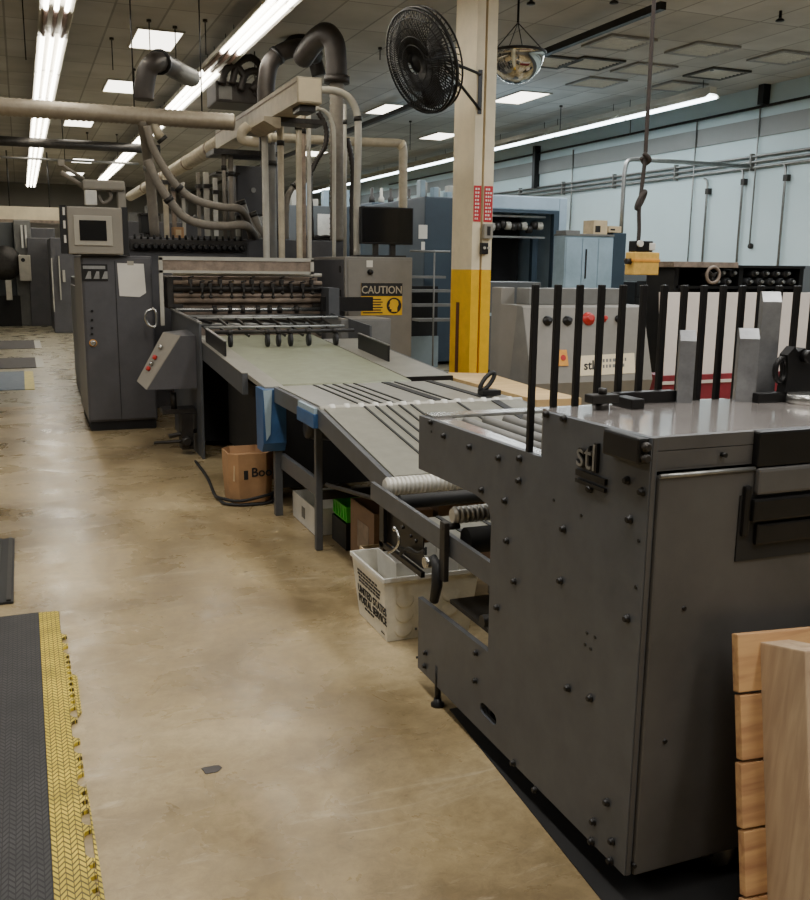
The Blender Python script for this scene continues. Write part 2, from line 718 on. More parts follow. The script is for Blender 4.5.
# recessed panels
pan = thing('ceiling_panel_light', 'bright recessed ceiling panel above the dark elbow duct, nearest of the left three', 'ceiling light', (0, 0, HC), 'lit ceiling panels')
fr = MB()
for a in ((-.31, -.61, .31, -.58), (-.31, .58, .31, .61), (-.31, -.58, -.285, .58), (.285, -.58, .31, .58)):
    fr.box(a[0], a[1], HC - .02, a[2], a[3], HC - .001)
fr.build('frame', 'pale_grey', pan)
MB().box(-.285, -.58, HC - .014, .285, .58, HC - .001).build('diffuser', 'panel_light', pan)
pan.location = (1.88, 13.85, HC)
for x, y, lab in ((1.82, 17.6, 'bright recessed ceiling panel left of the elbow duct, second of the left three'),
                  (1.36, 22.4, 'small bright recessed ceiling panel above the pale ribbed duct, farthest of the left three'),
                  (6.78, 17.8, 'bright recessed ceiling panel left of the wall fan'),
                  (8.41, 15.56, 'bright recessed ceiling panel below the convex mirror'),
                  (9.18, 20.8, 'bright recessed ceiling panel between the fan and the column'),
                  (7.5, 25.5, 'far recessed ceiling panel above the black monitor'),
                  (1.9, 30.5, 'far bright ceiling panel over the touch screen arm'),
                  (1.9, 35.0, 'farthest bright ceiling panel over the touch screen arm')):
    dup(pan, (x, y, HC), lab)
# unlit diffusers on the right
ven = thing('ceiling_diffuser', 'x', 'ceiling vent', (0, 0, HC), 'unlit ceiling diffusers')
fr = MB()
for a in ((-.36, -.36, .36, -.30), (-.36, .30, .36, .36), (-.36, -.30, -.30, .30), (.30, -.30, .36, .30)):
    fr.box(a[0], a[1], HC - .03, a[2], a[3], HC - .001)
fr.build('frame', 'vent_rim', ven)
lv = MB()
for k in range(7):
    lv.obox((0, -.26 + k * .087, HC - .016), (.6, .012, .02))
lv.build('louver', 'pale_grey', ven)
MB().box(-.3, -.3, HC - .006, .3, .3, HC - .001).build('plate', 'vent_glow', ven)  # faint glow added to the plate so the unlit vent's centre shows pale
ven2 = None
ps = [((7.35, 12.75), 'double square ceiling vent with dark rim right of the convex mirror, left half'), ((7.98, 12.6), 'double square ceiling vent with dark rim right of the convex mirror, right half'),
      ((10.1, 12.4), 'square ceiling vent with dark rim above the end of the wall strip light'), ((10.2, 11.1), 'square ceiling vent nearest the right edge of the picture'),
      ((7.6, 11.35), 'square ceiling vent nearest the hanging cable'), ((8.85, 11.2), 'square ceiling vent right of the hanging cable near the ceiling rods'),
      ((8.9, 12.6), 'square ceiling vent just left of the hanging cable'), ((8.85, 13.8), 'small square ceiling vent left of the hanging cable above the strip light'), ((10.2, 13.5), 'small square ceiling vent right of the hanging cable above the strip light')]
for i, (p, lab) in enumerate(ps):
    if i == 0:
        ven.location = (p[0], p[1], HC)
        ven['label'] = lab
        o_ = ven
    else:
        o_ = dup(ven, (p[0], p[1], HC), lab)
    if i > 2:
        for c_ in o_.children:
            if c_.name.startswith('frame'):
                c_.data = c_.data.copy()
                c_.data.materials[0] = MATS['vent_pale']
for (px, py, lab) in ((531, 3, 'black sprinkler head on the ceiling right of the column'), (614, 2, 'small sprinkler head on the ceiling left of the hanging cable'), (780, 20, 'small sprinkler head on the ceiling at the far right')):
    p = aZ(px, py, HC - .1)
    t = thing('sprinkler_head', lab, 'sprinkler', (p.x, p.y, HC), 'sprinkler heads')
    MB().cyl((p.x, p.y, HC - .1), (p.x, p.y, HC), .018, 10).build('stem', 'black_metal', t)
    MB().lathe([(.02, -.02), (.05, -.015), (.05, 0), (.02, .02)], (p.x, p.y, HC - .1), n=12).build('deflector', 'black_metal', t)

# wall conduits
CXW = WX - .05
t = thing('wall_conduit', 'bundle of three parallel grey conduits running along the pale right wall', 'conduit', (CXW, 12, 3.3))
for dz in (-.09, 0, .09):
    MB().cyl((CXW, 6, 3.40 + dz), (CXW, 27, 3.40 + dz), .022, 8).build('pipe', 'dull_steel', t)
for y in (9, 11, 13, 15, 17, 19, 21):
    MB().box(CXW - .03, y, 3.26, WX, y + .04, 3.54).build('bracket', 'mid_grey', t)
t = MB().cyl((CXW, 6, 4.27), (CXW, 30, 4.27), .022, 8).build('wall_conduit', 'black_metal')
tag(t, 'single thin dark conduit running high along the right wall above the painted grey shadow band', 'conduit')
for (px, y0, y1, r, lab) in ((572, 150, 235, .018, 'thin vertical conduit on the right wall left of the arched pipe'),
                            (709, 178, 262, .02, 'vertical conduit dropping to the wainscot under the three pipe bundle, leftmost with a bent top'),
                            (743, 168, 265, .02, 'vertical conduit dropping to the wainscot, middle one with a bent top'),
                            (786, 163, 268, .02, 'vertical conduit dropping to the wainscot, rightmost with a bent top'),
                            (700, 120, 262, .014, 'thin conduit beside a dark shadow line on the right wall'),
                            (760, 80, 246, .014, 'thin vertical cord on the right wall ending in a round socket')):
    a = aX(px, y0, CXW)
    xe = {572: 571, 709: 701, 743: 737, 786: 778, 700: 685, 760: 752}[px]
    b = aX(xe, y1, CXW)
    yy = (a.y + b.y) / 2
    t = thing('wall_conduit', lab, 'conduit', (CXW, yy, b.z), 'vertical wall conduits')
    pts = [(CXW, yy, b.z), (CXW, yy, a.z)]
    if px in (709, 743, 786):
        pts = [(CXW, yy, b.z), (CXW, yy, a.z - .1), (CXW, yy + .03, a.z - .03), (CXW, yy + .1, a.z)]
        MB().box(CXW - .03, yy - .07, a.z - .28, WX - .005, yy + .02, a.z - .18).build('clamp', 'dark_iron', t)
    MB().tube(pts, r, 8).build('pipe', 'dull_steel', t)
    if px == 760:
        MB().lathe([(.045, 0), (.045, .05), (.03, .06)], (WX - .002, yy, b.z), (-1, 0, 0), 14).build('socket', 'dark_iron', t)
# black hanger bar at the ceiling
for px, y0, y1, lab in ((764, 82, 104, 'short black bracket under the ceiling at the right wall'), (536, 146, 188, 'dark vertical junction post on the right wall behind the blue press')):
    a = aX(px, y0, CXW - .05)
    b = aX(px, y1, CXW - .05)
    tag(MB().box(CXW - .1, a.y - .06, b.z, CXW + .045, a.y + .06, min(a.z, HC)).build('wall_bracket', 'black_metal'), lab, 'bracket')
# ------------------------------------------------------------------ near feeder machine
X0, X1 = 1.35, 2.78
fm = thing('sheet_feeder', 'near dark grey steel machine with bolted side plate and row of black rods', 'machine', (2.05, 2.4, 0))


def yz(pts, x=X0):
    return [(x, a, b) for a, b in pts]


outline = [(1.795, .085), (1.795, 1.232), (2.296, 1.222), (2.296, 1.09), (3.2, 1.075), (3.2, .872), (2.72, .885), (2.62, .87), (2.595, .82), (2.59, .38), (3.185, .367), (3.178, .30), (3.178, .08)]
slot = [(2.575 + .03 * math.cos(k * PI / 6) + (.03 if math.cos(k * PI / 6) > 0 else -.03), .168 + .022 * math.sin(k * PI / 6)) for k in range(12)]
sp = MB().prism(yz(outline), (.02, 0, 0), [yz(slot)]).build('side_plate', 'machine_grey', fm)
bolts = [(400 + a / 2.7, 400 + b / 2.7) for a, b in ((85, 60), (120, 97), (190, 127), (268, 157), (325, 158), (323, 218), (285, 272), (290, 380), (310, 490), (263, 560), (445, 50), (398, 38), (515, 240), (443, 348), (435, 488), (622, 322), (615, 217), (655, 248), (615, 590), (455, 778), (515, 805), (205, 758), (70, 682), (68, 718), (207, 683), (222, 243))]
bolts += [(400 + a / 1.9756, 620 + b / 1.9756) for a, b in ((150, 120), (225, 282), (268, 335), (410, 360), (383, 398), (380, 437), (420, 437), (417, 475))]
for px, py in bolts:
    p = aX(px, py, X0)
    MB().lathe([(.0115, -.001), (.0115, .003), (.0085, .004), (.0085, .011), (.0065, .013)], p, (-1, 0, 0), 10).build('bolt', 'black_metal', sp)
for px, py in ((400 + a / 2.7, 400 + b / 2.7) for a, b in ((416, 270), (490, 312), (505, 628), (527, 640), (500, 660), (515, 672), (637, 505), (645, 380), (85, 85), (42, 618), (45, 695))):
    p = aX(px, py, X0)
    MB().cyl(p - Vector((.002, 0, 0)), p + Vector((.004, 0, 0)), .005, 8).build('screw_hole', 'black_metal', sp)
# emblem letters with underline
a = aX(579, 470, X0)
em = MB().text('stl', (X0 - .001, 2.098, 1.108), (0, -1, 0), (0, 0, 1), .074, .010, wscale=1.0, bold=.02)
em.box(X0 - .009, 1.965, 1.081, X0, 2.102, 1.097)
em.box(X0 - .009, 1.965, 1.062, X0, 2.102, 1.072)
eo = em.build('emblem', 'black_metal', sp)
MB().text('stl', (X0 - .0108, 2.100, 1.1085), (0, -1, 0), (0, 0, 1), .071, .0015, wscale=1.0, bold=-.004).build('emblem_face', 'dull_steel', sp)
MB().box(X0 - .0005, 1.70, .7, X0 - .0002, 1.7001, .7).build('seam', 'black_metal', sp) if False else None
# far side plate and lower shell
MB().prism(yz(outline, X1 - .02), (.02, 0, 0)).build('side_plate', 'machine_grey', fm)
MB().box(X0 + .022, 2.60, .10, X1 - .022, 2.62, .36).build('cross_plate', 'dark_iron', fm)
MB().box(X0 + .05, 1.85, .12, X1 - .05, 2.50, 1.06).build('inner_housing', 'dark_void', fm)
# end panel
EY = 1.797
ep = MB()
ep.box(X0 + .004, EY - .004, .085, X0 + .016, EY + .02, 1.232)
ep.box(X0 + .020, EY, 1.155, X1, EY + .02, 1.198)
ep.box(X0 + .020, EY, 1.150, X1, EY + .02, 1.156)
ep.box(X0 + .020, EY, 1.200, X1, EY + .02, 1.232)
ep.build('end_frame', 'panel_grey', fm)
dr = MB().box(X0 + .022, EY - .012, .085, X1, EY + .012, 1.140, .006).build('door', 'panel_grey', fm)
MB().cyl((X0 + .022, EY - .012, 1.140), (1.655, EY - .012, 1.140), .006, 10).build('door_edge', 'dull_steel', dr)
MB().box(1.655, EY - .022, 1.145, X1, EY + .012, 1.234, .006).build('black_bumper', 'black_metal', fm)
MB().box(1.655, EY - .03, 1.075, X1, EY - .01, 1.142, .008).build('grip_rail', 'panel_grey', fm)
hb = MB()
hb.box(1.615, EY - .016, .905, X1, EY - .008, 1.075)
hb.build('recess_plate', 'black_rubber', dr)
MB().box(1.645, EY - .034, 1.008, X1, EY - .012, 1.066, .006).build('handle', 'black_metal', dr)
MB().box(1.665, EY - .028, .945, X1, EY - .012, 1.000, .006).build('handle', 'black_metal', dr)
MB().box(1.622, EY - .026, .97, 1.645, EY - .008, 1.10, .008).build('latch', 'black_metal', dr)
for px, py in ((602 + .5, 0), ):
    pass
for x, z in ((1.372, .115), (1.47, .80), (1.44, .45), (1.56, 1.18)):
    MB().cyl((x, EY - .016, z), (x, EY + .001, z), .006, 8).build('screw', 'black_metal', dr)
# latch box on the upper corner
lb = MB().box(X0 - .032, 1.80, 1.168, X0 - .001, 1.95, 1.232, .006).build('latch_box', 'black_metal', fm)
for z in (1.185, 1.212):
    MB().lathe([(.012, 0), (.012, .012), (.008, .018)], (X0 - .016, 1.80, z), (0, -1, 0), 12).build('knob', 'dark_iron', lb)
# shiny top
TZ = 1.225
MB().box(X0 + .02, EY + .02, TZ - .02, X1 - .02, 2.335, TZ).build('top_plate', 'steel_plate', fm)
MB().box(X0 + .02, 2.30, 1.085, X1 - .02, 2.335, TZ - .021).build('back_rail', 'dull_steel', fm)
# rods
for k in range(20):
    x = 1.360 + k * .0742
    if x > X1 - .05:
        break
    zb = 1.02 if k == 0 else 1.05
    yk = 2.385
    MB().box(x - .009, yk - .009, zb, x + .009, yk + .009, 1.575, .003).build('guide_rod', 'black_metal', fm)
# clamps and bars on the top
MB().box(1.61, 2.325, TZ, 1.83, 2.355, TZ + .036, .004).build('side_stop', 'black_metal', fm)
MB().box(1.60, 2.23, TZ, 1.645, 2.324, TZ + .03, .004).build('side_stop', 'black_metal', fm)
MB().box(2.055, 2.225, TZ, 2.27, 2.255, TZ + .03, .004).build('side_stop', 'black_metal', fm)
cl = MB()
cl.cyl((1.52, 2.26, TZ), (1.52, 2.26, TZ + .02), .02, 14)
cl.box(1.475, 2.24, TZ + .02, 1.565, 2.285, TZ + .045, .004)
cl.cyl((1.52, 2.26, TZ + .045), (1.52, 2.26, TZ + .062), .012, 12)
cl.build('clamp', 'dark_iron', fm)
# metal guide blocks, turned towards the aisle corner
def block(px, py, Y, w, d, rz=-30):
    p = aY(px, py, Y)
    h = p.z - TZ
    p.x = aY(px, (py + 398) / 2, Y).x
    rz_ = math.radians(rz)
    u = Vector((math.cos(rz_), math.sin(rz_), 0))
    v = Vector((-math.sin(rz_), math.cos(rz_), 0))
    o = Vector((p.x, p.y, TZ))
    c = min(.03, h * .16)
    prof = [(0, 0), (d, 0), (d, h), (d * .55, h), (0, h - c)]
    MB().prism([o - u * w / 2 + v * a + Vector((0, 0, b)) for a, b in prof], u * w).build('guide_block', 'aluminium', fm)


block(769, 292, 2.315, .056, .05)
block(687, 331, 2.30, .046, .04)
block(748, 329, 2.262, .058, .045)
# magnetic base with black casting
bs = MB().lathe([(.055, 0), (.058, .004), (.058, .026), (.05, .03), (.03, .031)], (2.205, 2.19, TZ), n=28).build('magnet_base', 'steel', fm)
ca = MB()
pts = [(2.150, .03), (2.158, .09), (2.150, .145), (2.175, .17), (2.19, .155), (2.215, .165), (2.235, .15), (2.29, .15), (2.30, .03)]
ca.prism([(x, 2.22, TZ + z) for x, z in pts], (0, .035, 0))
ring = [(2.142 + .022 * math.cos(2 * PI * k / 14), 2.235, TZ + .098 + .036 * math.sin(2 * PI * k / 14)) for k in range(14)]
ca.tube(ring, .009, 8, True)
ca.cyl((2.215, 2.215, TZ + .14), (2.215, 2.19, TZ + .14), .02, 12)
ca.build('clamp_casting', 'black_metal', fm)
# roller bed behind the step
BZ = 1.072
MB().box(X0 + .022, 2.36, BZ - .006, X0 + .10, 3.18, BZ + .002).build('bed_strip', 'steel_plate', fm)
MB().box(X0 + .022, 3.12, BZ, X1 - .022, 3.2, BZ + .012, .003).build('cross_bar', 'steel', fm)
for k in range(15):
    x = X0 + .15 + k * .085
    MB().cyl((x, 2.42, BZ - .015), (x, 3.11, BZ - .015), .019, 14).build('bed_roller', 'mid_grey', fm)
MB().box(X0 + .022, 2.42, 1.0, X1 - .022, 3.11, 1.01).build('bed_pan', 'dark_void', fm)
# lower infeed frame
rl = MB()
rl.prism([(1.375, 2.55, .585), (1.375, 2.55, .665), (1.375, 3.80, .688), (1.375, 3.80, .612)], (.018, 0, 0))
ir = rl.build('infeed_rail', 'machine_grey', fm)
MB().prism([(2.70, 2.55, .585), (2.70, 2.55, .665), (2.70, 3.80, .688), (2.70, 3.80, .612)], (.018, 0, 0)).build('infeed_rail', 'machine_grey', fm)
for px, py in ((412, 536), (417, 541), (425, 552), (404, 527)):
    p = aX(px, py, 1.375)
    MB().cyl(p - Vector((.012, 0, 0)), p, .008, 8).build('bolt', 'black_metal', ir)
fr = MB()
fr.box(1.376, 3.64, .415, 1.392, 3.69, .65)
fr.box(1.376, 3.22, .43, 1.392, 3.69, .452)
fr.box(1.40, 3.26, .452, 1.405, 3.68, .61)
fr.build('end_bracket', 'black_metal', fm)
cr = MB()
cr.tube(spline([aX(394, 527, 1.36), aX(398, 533, 1.355), aX(399, 543, 1.355), aX(394, 550, 1.36), aX(388, 553, 1.365)], 4), .006, 8)
cr.sphere(aX(395, 529, 1.355), .011)
cr.build('crank', 'steel', fm)
cb = MB()
for k in range(4):
    o = Vector((.004 * k, .01 * k, -.006 * k))
    cb.tube(spline([aX(400, 556 - k * 3, 1.37), aX(408, 548 + k, 1.368), aX(418, 553, 1.368), aX(426, 548 + 2 * k, 1.37)], 4), .005, 6)
cb.build('cable', 'black_rubber', fm)
lv = MB()
lv.cyl((1.374, 3.12, .525), (1.345, 3.12, .525), .022, 14)
lo = lv.build('lever_pivot', 'steel', fm)
MB().tube([aX(433, 557, 1.352), aX(437, 566, 1.35), aX(437, 585, 1.35), aX(434, 601, 1.35)], [.014, .02, .021, .017], 12).build('lever_grip', 'black_rubber', fm)
br = MB()
br.box(1.352, 2.955, .50, 1.372, 3.0, .72, .003)
br.cyl((1.35, 2.98, .70), (1.42, 2.98, .70), .012, 10)
br.build('roller_bracket', 'dark_iron', fm)


def knurl(y, z, r, x0=1.40, x1=2.70, n=46, m='steel', name='feed_roller'):
    prof = []
    for k in range(n):
        h = (x1 - x0) * ((k // 2) + (k % 2) * .98) / ((n - 1) // 2 + .98)
        prof.append((r * (1 if (k // 2) % 2 else .8), h))
    MB().lathe(prof, (x0, y, z), (1, 0, 0), 16).build(name, m, fm)


knurl(3.69, .688, .040, n=260, m='roller_pale')
MB().cyl((1.394, 3.50, .665), (2.70, 3.50, .665), .03, 14).build('idler_roller', 'black_rubber', fm)
knurl(3.0, .735, .032, n=260, m='roller_pale')
MB().cyl((1.42, 2.92, .66), (2.70, 2.92, .66), .048, 18).build('drive_roller', 'black_rubber', fm)
MB().box(1.42, 3.0, .60, 2.70, 3.42, .612).build('feed_bed', 'belt_grey', fm)
for k in range(8):
    x = 1.52 + k * .15
    MB().box(x, 3.0, .612, x + .02, 3.42, .616).build('feed_belt', 'black_rubber', fm)
MB().box(1.40, 2.66, .54, 2.70, 2.70, .60).build('cross_bar', 'black_metal', fm)
MB().box(1.40, 2.62, .40, 2.70, 3.0, .415).build('lower_tray', 'dark_iron', fm)
MB().cyl((1.37, 2.68, .45), (2.70, 2.68, .45), .022, 12).build('idler_roller', 'black_metal', fm)
# feet and caster
for x, y in ((1.358, 3.0), (2.68, 3.0), (1.46, 1.93), (2.70, 1.93)):
    f = MB()
    zf = .0062 if y < 2.9 else 0
    f.cyl((x, y, .02), (x, y, .16), .012, 12)
    f.lathe([(.026, 0), (.026, .010), (.016, .018), (.014, .03)], (x, y, zf), n=16)
    f.build('levelling_foot', 'black_metal', fm)
for x in (1.68, 2.5):
    c = MB()
    c.lathe([(.028, -.018), (.055, -.014), (.058, 0), (.055, .014), (.028, .018)], (x, 1.845, .0645), (1, .35, 0), 20)
    cc = c.build('caster_wheel', 'dull_steel', fm)
    f = MB()
    f.box(x - .035, 1.815, .055, x - .027, 1.90, .125)
    f.box(x + .027, 1.815, .055, x + .035, 1.90, .125)
    f.box(x - .035, 1.815, .118, x + .035, 1.90, .126)
    f.build('fork', 'dark_iron', cc)
tag(MB().prism([(1.30, 1.70, .001), (2.76, 1.70, .001), (2.76, 2.95, .001), (1.385, 2.95, .001)], (0, 0, .004)).build('floor_mat', 'dark_void'), 'dark sheet added on the floor for the shade under the near dark grey machine', 'mat')  # thin dark sheet put in for the shade below the machine

# ------------------------------------------------------------------ leaning pallet
th_ = math.atan2(.17, .74)
SH = .048 / .75
pl = thing('wooden_pallet', 'pine pallet stood on edge, leaning against the end of the near grey machine', 'pallet', (2.1, 1.55, 0))
rot = Euler((-th_, 0, 0)).to_matrix()
rot2 = Euler((0, math.atan(SH), 0)).to_matrix() @ rot
Ob = Vector((0, 1.520, 0.006))


def lp(x, y, z):
    v = rot @ Vector((0, y, z))
    return Vector((x - SH * (.76 - z) - .022, v.y + Ob.y, v.z + Ob.z))


bh = [.0, .158, .318, .478, .640, .762]
bh = [0.006, .150, .312, .475, .635, .750]
bz = [(.0, .105), (.108, .265), (.269, .426), (.430, .588), (.592, .735)]
for k, (z0, z1) in enumerate(bz):
    x0 = 1.578 + (.004 if k % 2 else 0)
    c = lp((x0 + 2.72) / 2, .014, (z0 + z1) / 2)
    MB().obox(c, (2.72 - x0, .022, z1 - z0 - .003), rot2, .003).build('deck_board', 'pine', pl)
for x in (1.648, 2.15, 2.62):
    c = lp(x + .0475, -.072, .369)
    MB().obox(c, (.095, .145, .74), rot2, .004).build('stringer', 'old_timber', pl)
# ------------------------------------------------------------------ sloped belt table between the machines
ct = thing('conveyor_table', 'low grey belt table with thin dark belts sloping down to the near machine', 'conveyor', (2.05, 4.8, 0))
CX0, CX1 = 1.47, 2.66
Z1 = .868
MB().box(CX0, 4.84, Z1 - .03, CX1, 5.78, Z1).build('upper_bed', 'bed_grey', ct)
sl = MB()
sl.prism([(CX0, 3.76, .690), (CX0, 3.76, .716), (CX0, 4.80, Z1), (CX0, 4.80, Z1 - .026)], (CX1 - CX0, 0, 0))
sl.build('lower_bed', 'belt_grey', ct)
sr = MB()
sr.prism([(CX0 - .03, 3.74, .612), (CX0 - .03, 3.74, .708), (CX0 - .03, 4.80, Z1 - .008), (CX0 - .03, 5.0, Z1 - .008), (CX0 - .03, 5.0, Z1 - .10), (CX0 - .03, 4.80, Z1 - .11)], (.026, 0, 0))
sr.build('side_rail', 'machine_grey', ct)
sr = MB()
sr.prism([(CX1 + .004, 3.74, .612), (CX1 + .004, 3.74, .708), (CX1 + .004, 4.80, Z1 - .008), (CX1 + .004, 5.78, Z1 - .008), (CX1 + .004, 5.78, Z1 - .10), (CX1 + .004, 4.80, Z1 - .11)], (.026, 0, 0))
sr.build('side_rail', 'machine_grey', ct)
MB().box(CX0 - .03, 5.0, Z1 - .10, CX0 - .004, 5.78, Z1 - .006).build('side_rail', 'machine_grey', ct)
# belts
fr_ = [.19, .245, .30, .36, .42, .60, .66, .86]
bw = [.012] * 5 + [.05, .014, .05]
for f, wdt in zip(fr_, bw):
    x = CX0 + f * (CX1 - CX0)
    b = MB()
    b.box(x - wdt / 2, 4.85, Z1, x + wdt / 2, 5.77, Z1 + .006)
    if wdt < .03 or f > .8:
        b.prism([(x - wdt / 2, 3.77, .7175), (x - wdt / 2, 3.77, .7225), (x - wdt / 2, 4.79, Z1 + .0045), (x - wdt / 2, 4.79, Z1 - .0005)], (wdt, 0, 0))
    b.build('belt', 'black_rubber', ct)
rb = MB()
rb.cyl((CX0 - .02, 4.82, Z1 - .012), (CX1 + .02, 4.82, Z1 - .012), .022, 12)
rb.build('joint_roller', 'pale_grey', ct)
for k in range(14):
    x = CX0 + .05 + k * .083
    MB().lathe([(.018, -.016), (.028, -.012), (.028, .012), (.018, .016)], (x, 4.82, Z1 - .010), (1, 0, 0), 12).build('joint_pulley', 'white_plastic', ct)
MB().cyl((CX0, 3.755, .70), (CX1, 3.755, .70), .014, 12).build('end_roller', 'dull_steel', ct)
# blue end bracket and leg posts
bb = MB()
bb.box(CX0 - .055, 4.82, .755, CX0 + .10, 5.16, Z1 - .035, .004)
bb.build('blue_bracket', 'blue_paint', ct)
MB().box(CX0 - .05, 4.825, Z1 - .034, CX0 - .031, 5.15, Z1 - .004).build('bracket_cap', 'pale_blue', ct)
for x in (CX0 + .02, CX1 - .07):
    MB().box(x, 5.03, 0, x + .04, 5.07, .755, .004).build('leg', 'machine_grey', ct)
    if x > 2:
        MB().box(x, 5.66, 0, x + .05, 5.71, Z1 - .03, .004).build('leg', 'machine_grey', ct)
    MB().box(x + .005, 5.07, .32, x + .035, 5.65 if x > 2 else 5.85, .42, .004).build('low_beam', 'machine_grey', ct)
MB().box(CX0 + .06, 5.035, .30, CX1 - .07, 5.065, .35).build('cross_beam', 'dark_iron', ct)
rod = MB()
rod.cyl((1.50, 4.86, .43), (1.46, 3.70, .60), .012, 8)
rod.build('push_rod', 'dark_iron', ct)
# motor drum under the table
mo = MB()
mo.lathe([(.04, -.02), (.085, -.015), (.09, 0), (.09, .30), (.08, .32), (.03, .325)], (1.56, 5.40, .68), (1, .0, -.12), 22)
mo.build('motor_drum', 'dark_iron', ct)

# ------------------------------------------------------------------ green belt delivery conveyor
dc = thing('delivery_conveyor', 'wide greenish belt conveyor with black side guards and wheel shaft, beyond the sloped belt table', 'conveyor', (2.0, 6.9, 0))
SL = .06


def zb(y):
    return .852 + SL * (y - 5.85)


def slab(x0, x1, y0, y1, t, dz=0.0):
    mb = MB()
    mb.prism([(x0, y0, zb(y0) + dz - t), (x0, y0, zb(y0) + dz), (x0, y1, zb(y1) + dz), (x0, y1, zb(y1) + dz - t)], (x1 - x0, 0, 0))
    return mb


slab(1.53, 2.44, 5.95, 8.35, .03).build('belt', 'belt_green', dc)
MB().cyl((1.53, 5.95, zb(5.95) - .028), (2.44, 5.95, zb(5.95) - .028), .028, 14).build('end_roller', 'belt_green', dc)
slab(1.40, 1.525, 5.86, 8.35, .03, .004).build('edge_strip', 'bed_grey', dc)
slab(2.445, 2.80, 6.05, 8.0, .03, .004).build('side_deck', 'bed_grey', dc)
MB().box(2.445, 6.03, zb(6.05) - .05, 2.80, 6.05, zb(6.05) + .003).build('deck_lip', 'black_metal', dc)
slab(1.36, 1.398, 6.34, 8.6, .145, .01).build('side_rail', 'machine_grey', dc)
slab(2.805, 2.83, 6.18, 8.0, .10, .0).build('side_rail', 'machine_grey', dc)
slab(1.356, 1.40, 6.34, 8.0, .006, .016).build('rail_lip', 'bed_grey', dc)
for x0, g0, g1 in ((1.385, 7.06, 7.85), (2.56, 6.70, 7.40)):
    g = slab(x0, x0 + .014, g0, g1, .15, .125)
    go = g.build('side_guard', 'black_metal', dc)
    slab(x0 - .004, x0 + .018, g0, g1, .008, .133).build('guard_lip', 'dull_steel', go)
# wheel shaft
WY = 7.62
MB().cyl((1.42, WY, zb(WY) + .125), (2.60, WY, zb(WY) + .125), .016, 12).build('wheel_shaft', 'dark_iron', dc)
for px in (230, 267, 278, 290, 308, 335):
    p = aY(px, 346, WY)
    wv = MB()
    wv.lathe([(.02, -.012), (.048, -.012), (.05, 0), (.048, .012), (.02, .012)], (p.x, WY - .02, zb(WY) + .0535), (1, 0, 0), 18)
    wo = wv.build('press_wheel', 'black_rubber', dc)
    a = MB()
    a.obox((p.x + .016, WY - .01, zb(WY) + .09), (.01, .02, .09))
    a.cyl((p.x - .02, WY, zb(WY) + .125), (p.x + .02, WY, zb(WY) + .125), .024, 12)
    a.build('wheel_arm', 'dark_iron', wo)
for y, x1, z in ((7.95, 2.62, 1.10), (8.25, 2.66, 1.16)):
    MB().cyl((1.39, y, z), (x1, y, z + .0), .014, 10).build('cross_shaft', 'dull_steel', dc)
    for k in range(7):
        x = 1.55 + k * .155 + (.04 if y > 8 else 0)
        MB().obox((x, y - .07, z - .03), (.016, .2, .02), Euler((.35, 0, .35))).build('arm', 'dark_iron', dc)
# blue foot bracket
bb = MB()
bb.prism([(1.372, 5.80, .845), (1.372, 5.80, .50), (1.372, 5.84, .44), (1.372, 5.98, .44), (1.372, 6.0, .845)], (.15, 0, 0))
bb.build('blue_bracket', 'blue_paint', dc)
MB().prism([(1.374, 5.797, .843), (1.43, 5.797, .843), (1.416, 5.797, .56), (1.39, 5.797, .52)], (0, -.006, 0)).build('bracket_sheen', 'pale_blue', dc)  # pale patch laid on as the sheen along the blue plate's left part
MB().box(1.46, 5.86, 0, 1.51, 5.91, .44, .004).build('leg', 'machine_grey', dc)
MB().box(2.70, 6.1, 0, 2.76, 6.16, .84, .004).build('leg', 'machine_grey', dc)
dv = MB()
dv.box(1.56, 6.05, .14, 2.40, 7.85, .74)
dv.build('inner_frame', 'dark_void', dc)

# ------------------------------------------------------------------ things under the conveyors
t = thing('carton_drum', 'round cornered brown carton with dark lettering on the floor beneath the green belt conveyor', 'carton', (1.40, 6.38, 0))
pts = []
n8 = 8
cx, cy = 1.395, 6.40


def octa(s, z):
    q = []
    for sx, sy in ((-1, -.62), (-.62, -1), (.62, -1), (1, -.62), (1, .62), (.62, 1), (-.62, 1), (-1, .62)):
        q.append((cx + sx * s * .155, cy + sy * s * .16, z))
    return q


rings = [octa(.92, .005), octa(1.0, .18), octa(1.02, .35), octa(.98, .352), octa(.9, .30)]
vs = [p for r_ in rings for p in r_]
fs = [list(range(8))[::-1]]
for i in range(4):
    for j in range(8):
        fs.append((i * 8 + j, i * 8 + (j + 1) % 8, (i + 1) * 8 + (j + 1) % 8, (i + 1) * 8 + j))
fs.append([32 + j for j in range(8)])
bo = MB().faces(vs, fs).build('carton_body', 'cardboard', t)
MB().text('Boo', (cx - .01, cy - .162, .19), (1, -.0, 0), (0, 0, 1), .062, .002, bold=.02).box(cx - .06, cy - .162, .172, cx - .03, cy - .160, .235).build('lettering', 'print_black', bo)
MB().prism([(cx - .152, cy - .07, .16), (cx - .118, cy - .14, .16), (cx - .118, cy - .14, .27), (cx - .152, cy - .07, .27)], (-.002, -.002, 0)).build('shipping_label', 'cardboard_pale', bo)
lp_ = [(cx - .2, cy + .05, .012), (cx - .19, cy - .15, .012), (cx - .05, cy - .23, .012), (cx + .12, cy - .20, .012), (cx + .17, cy - .1, .05), (cx + .1, cy - .19, .06), (cx - .1, cy - .22, .04), (cx - .2, cy - .06, .03), (cx - .21, cy + .12, .012), (cx - .16, cy + .7, .012), (cx - .14, cy + 1.35, .012)]
tag(MB().tube(spline(lp_, 6), .011, 8).build('power_cord', 'black_rubber', origin=(cx, cy - .2, 0)), 'black cord looped on the floor around the brown carton', 'cord')


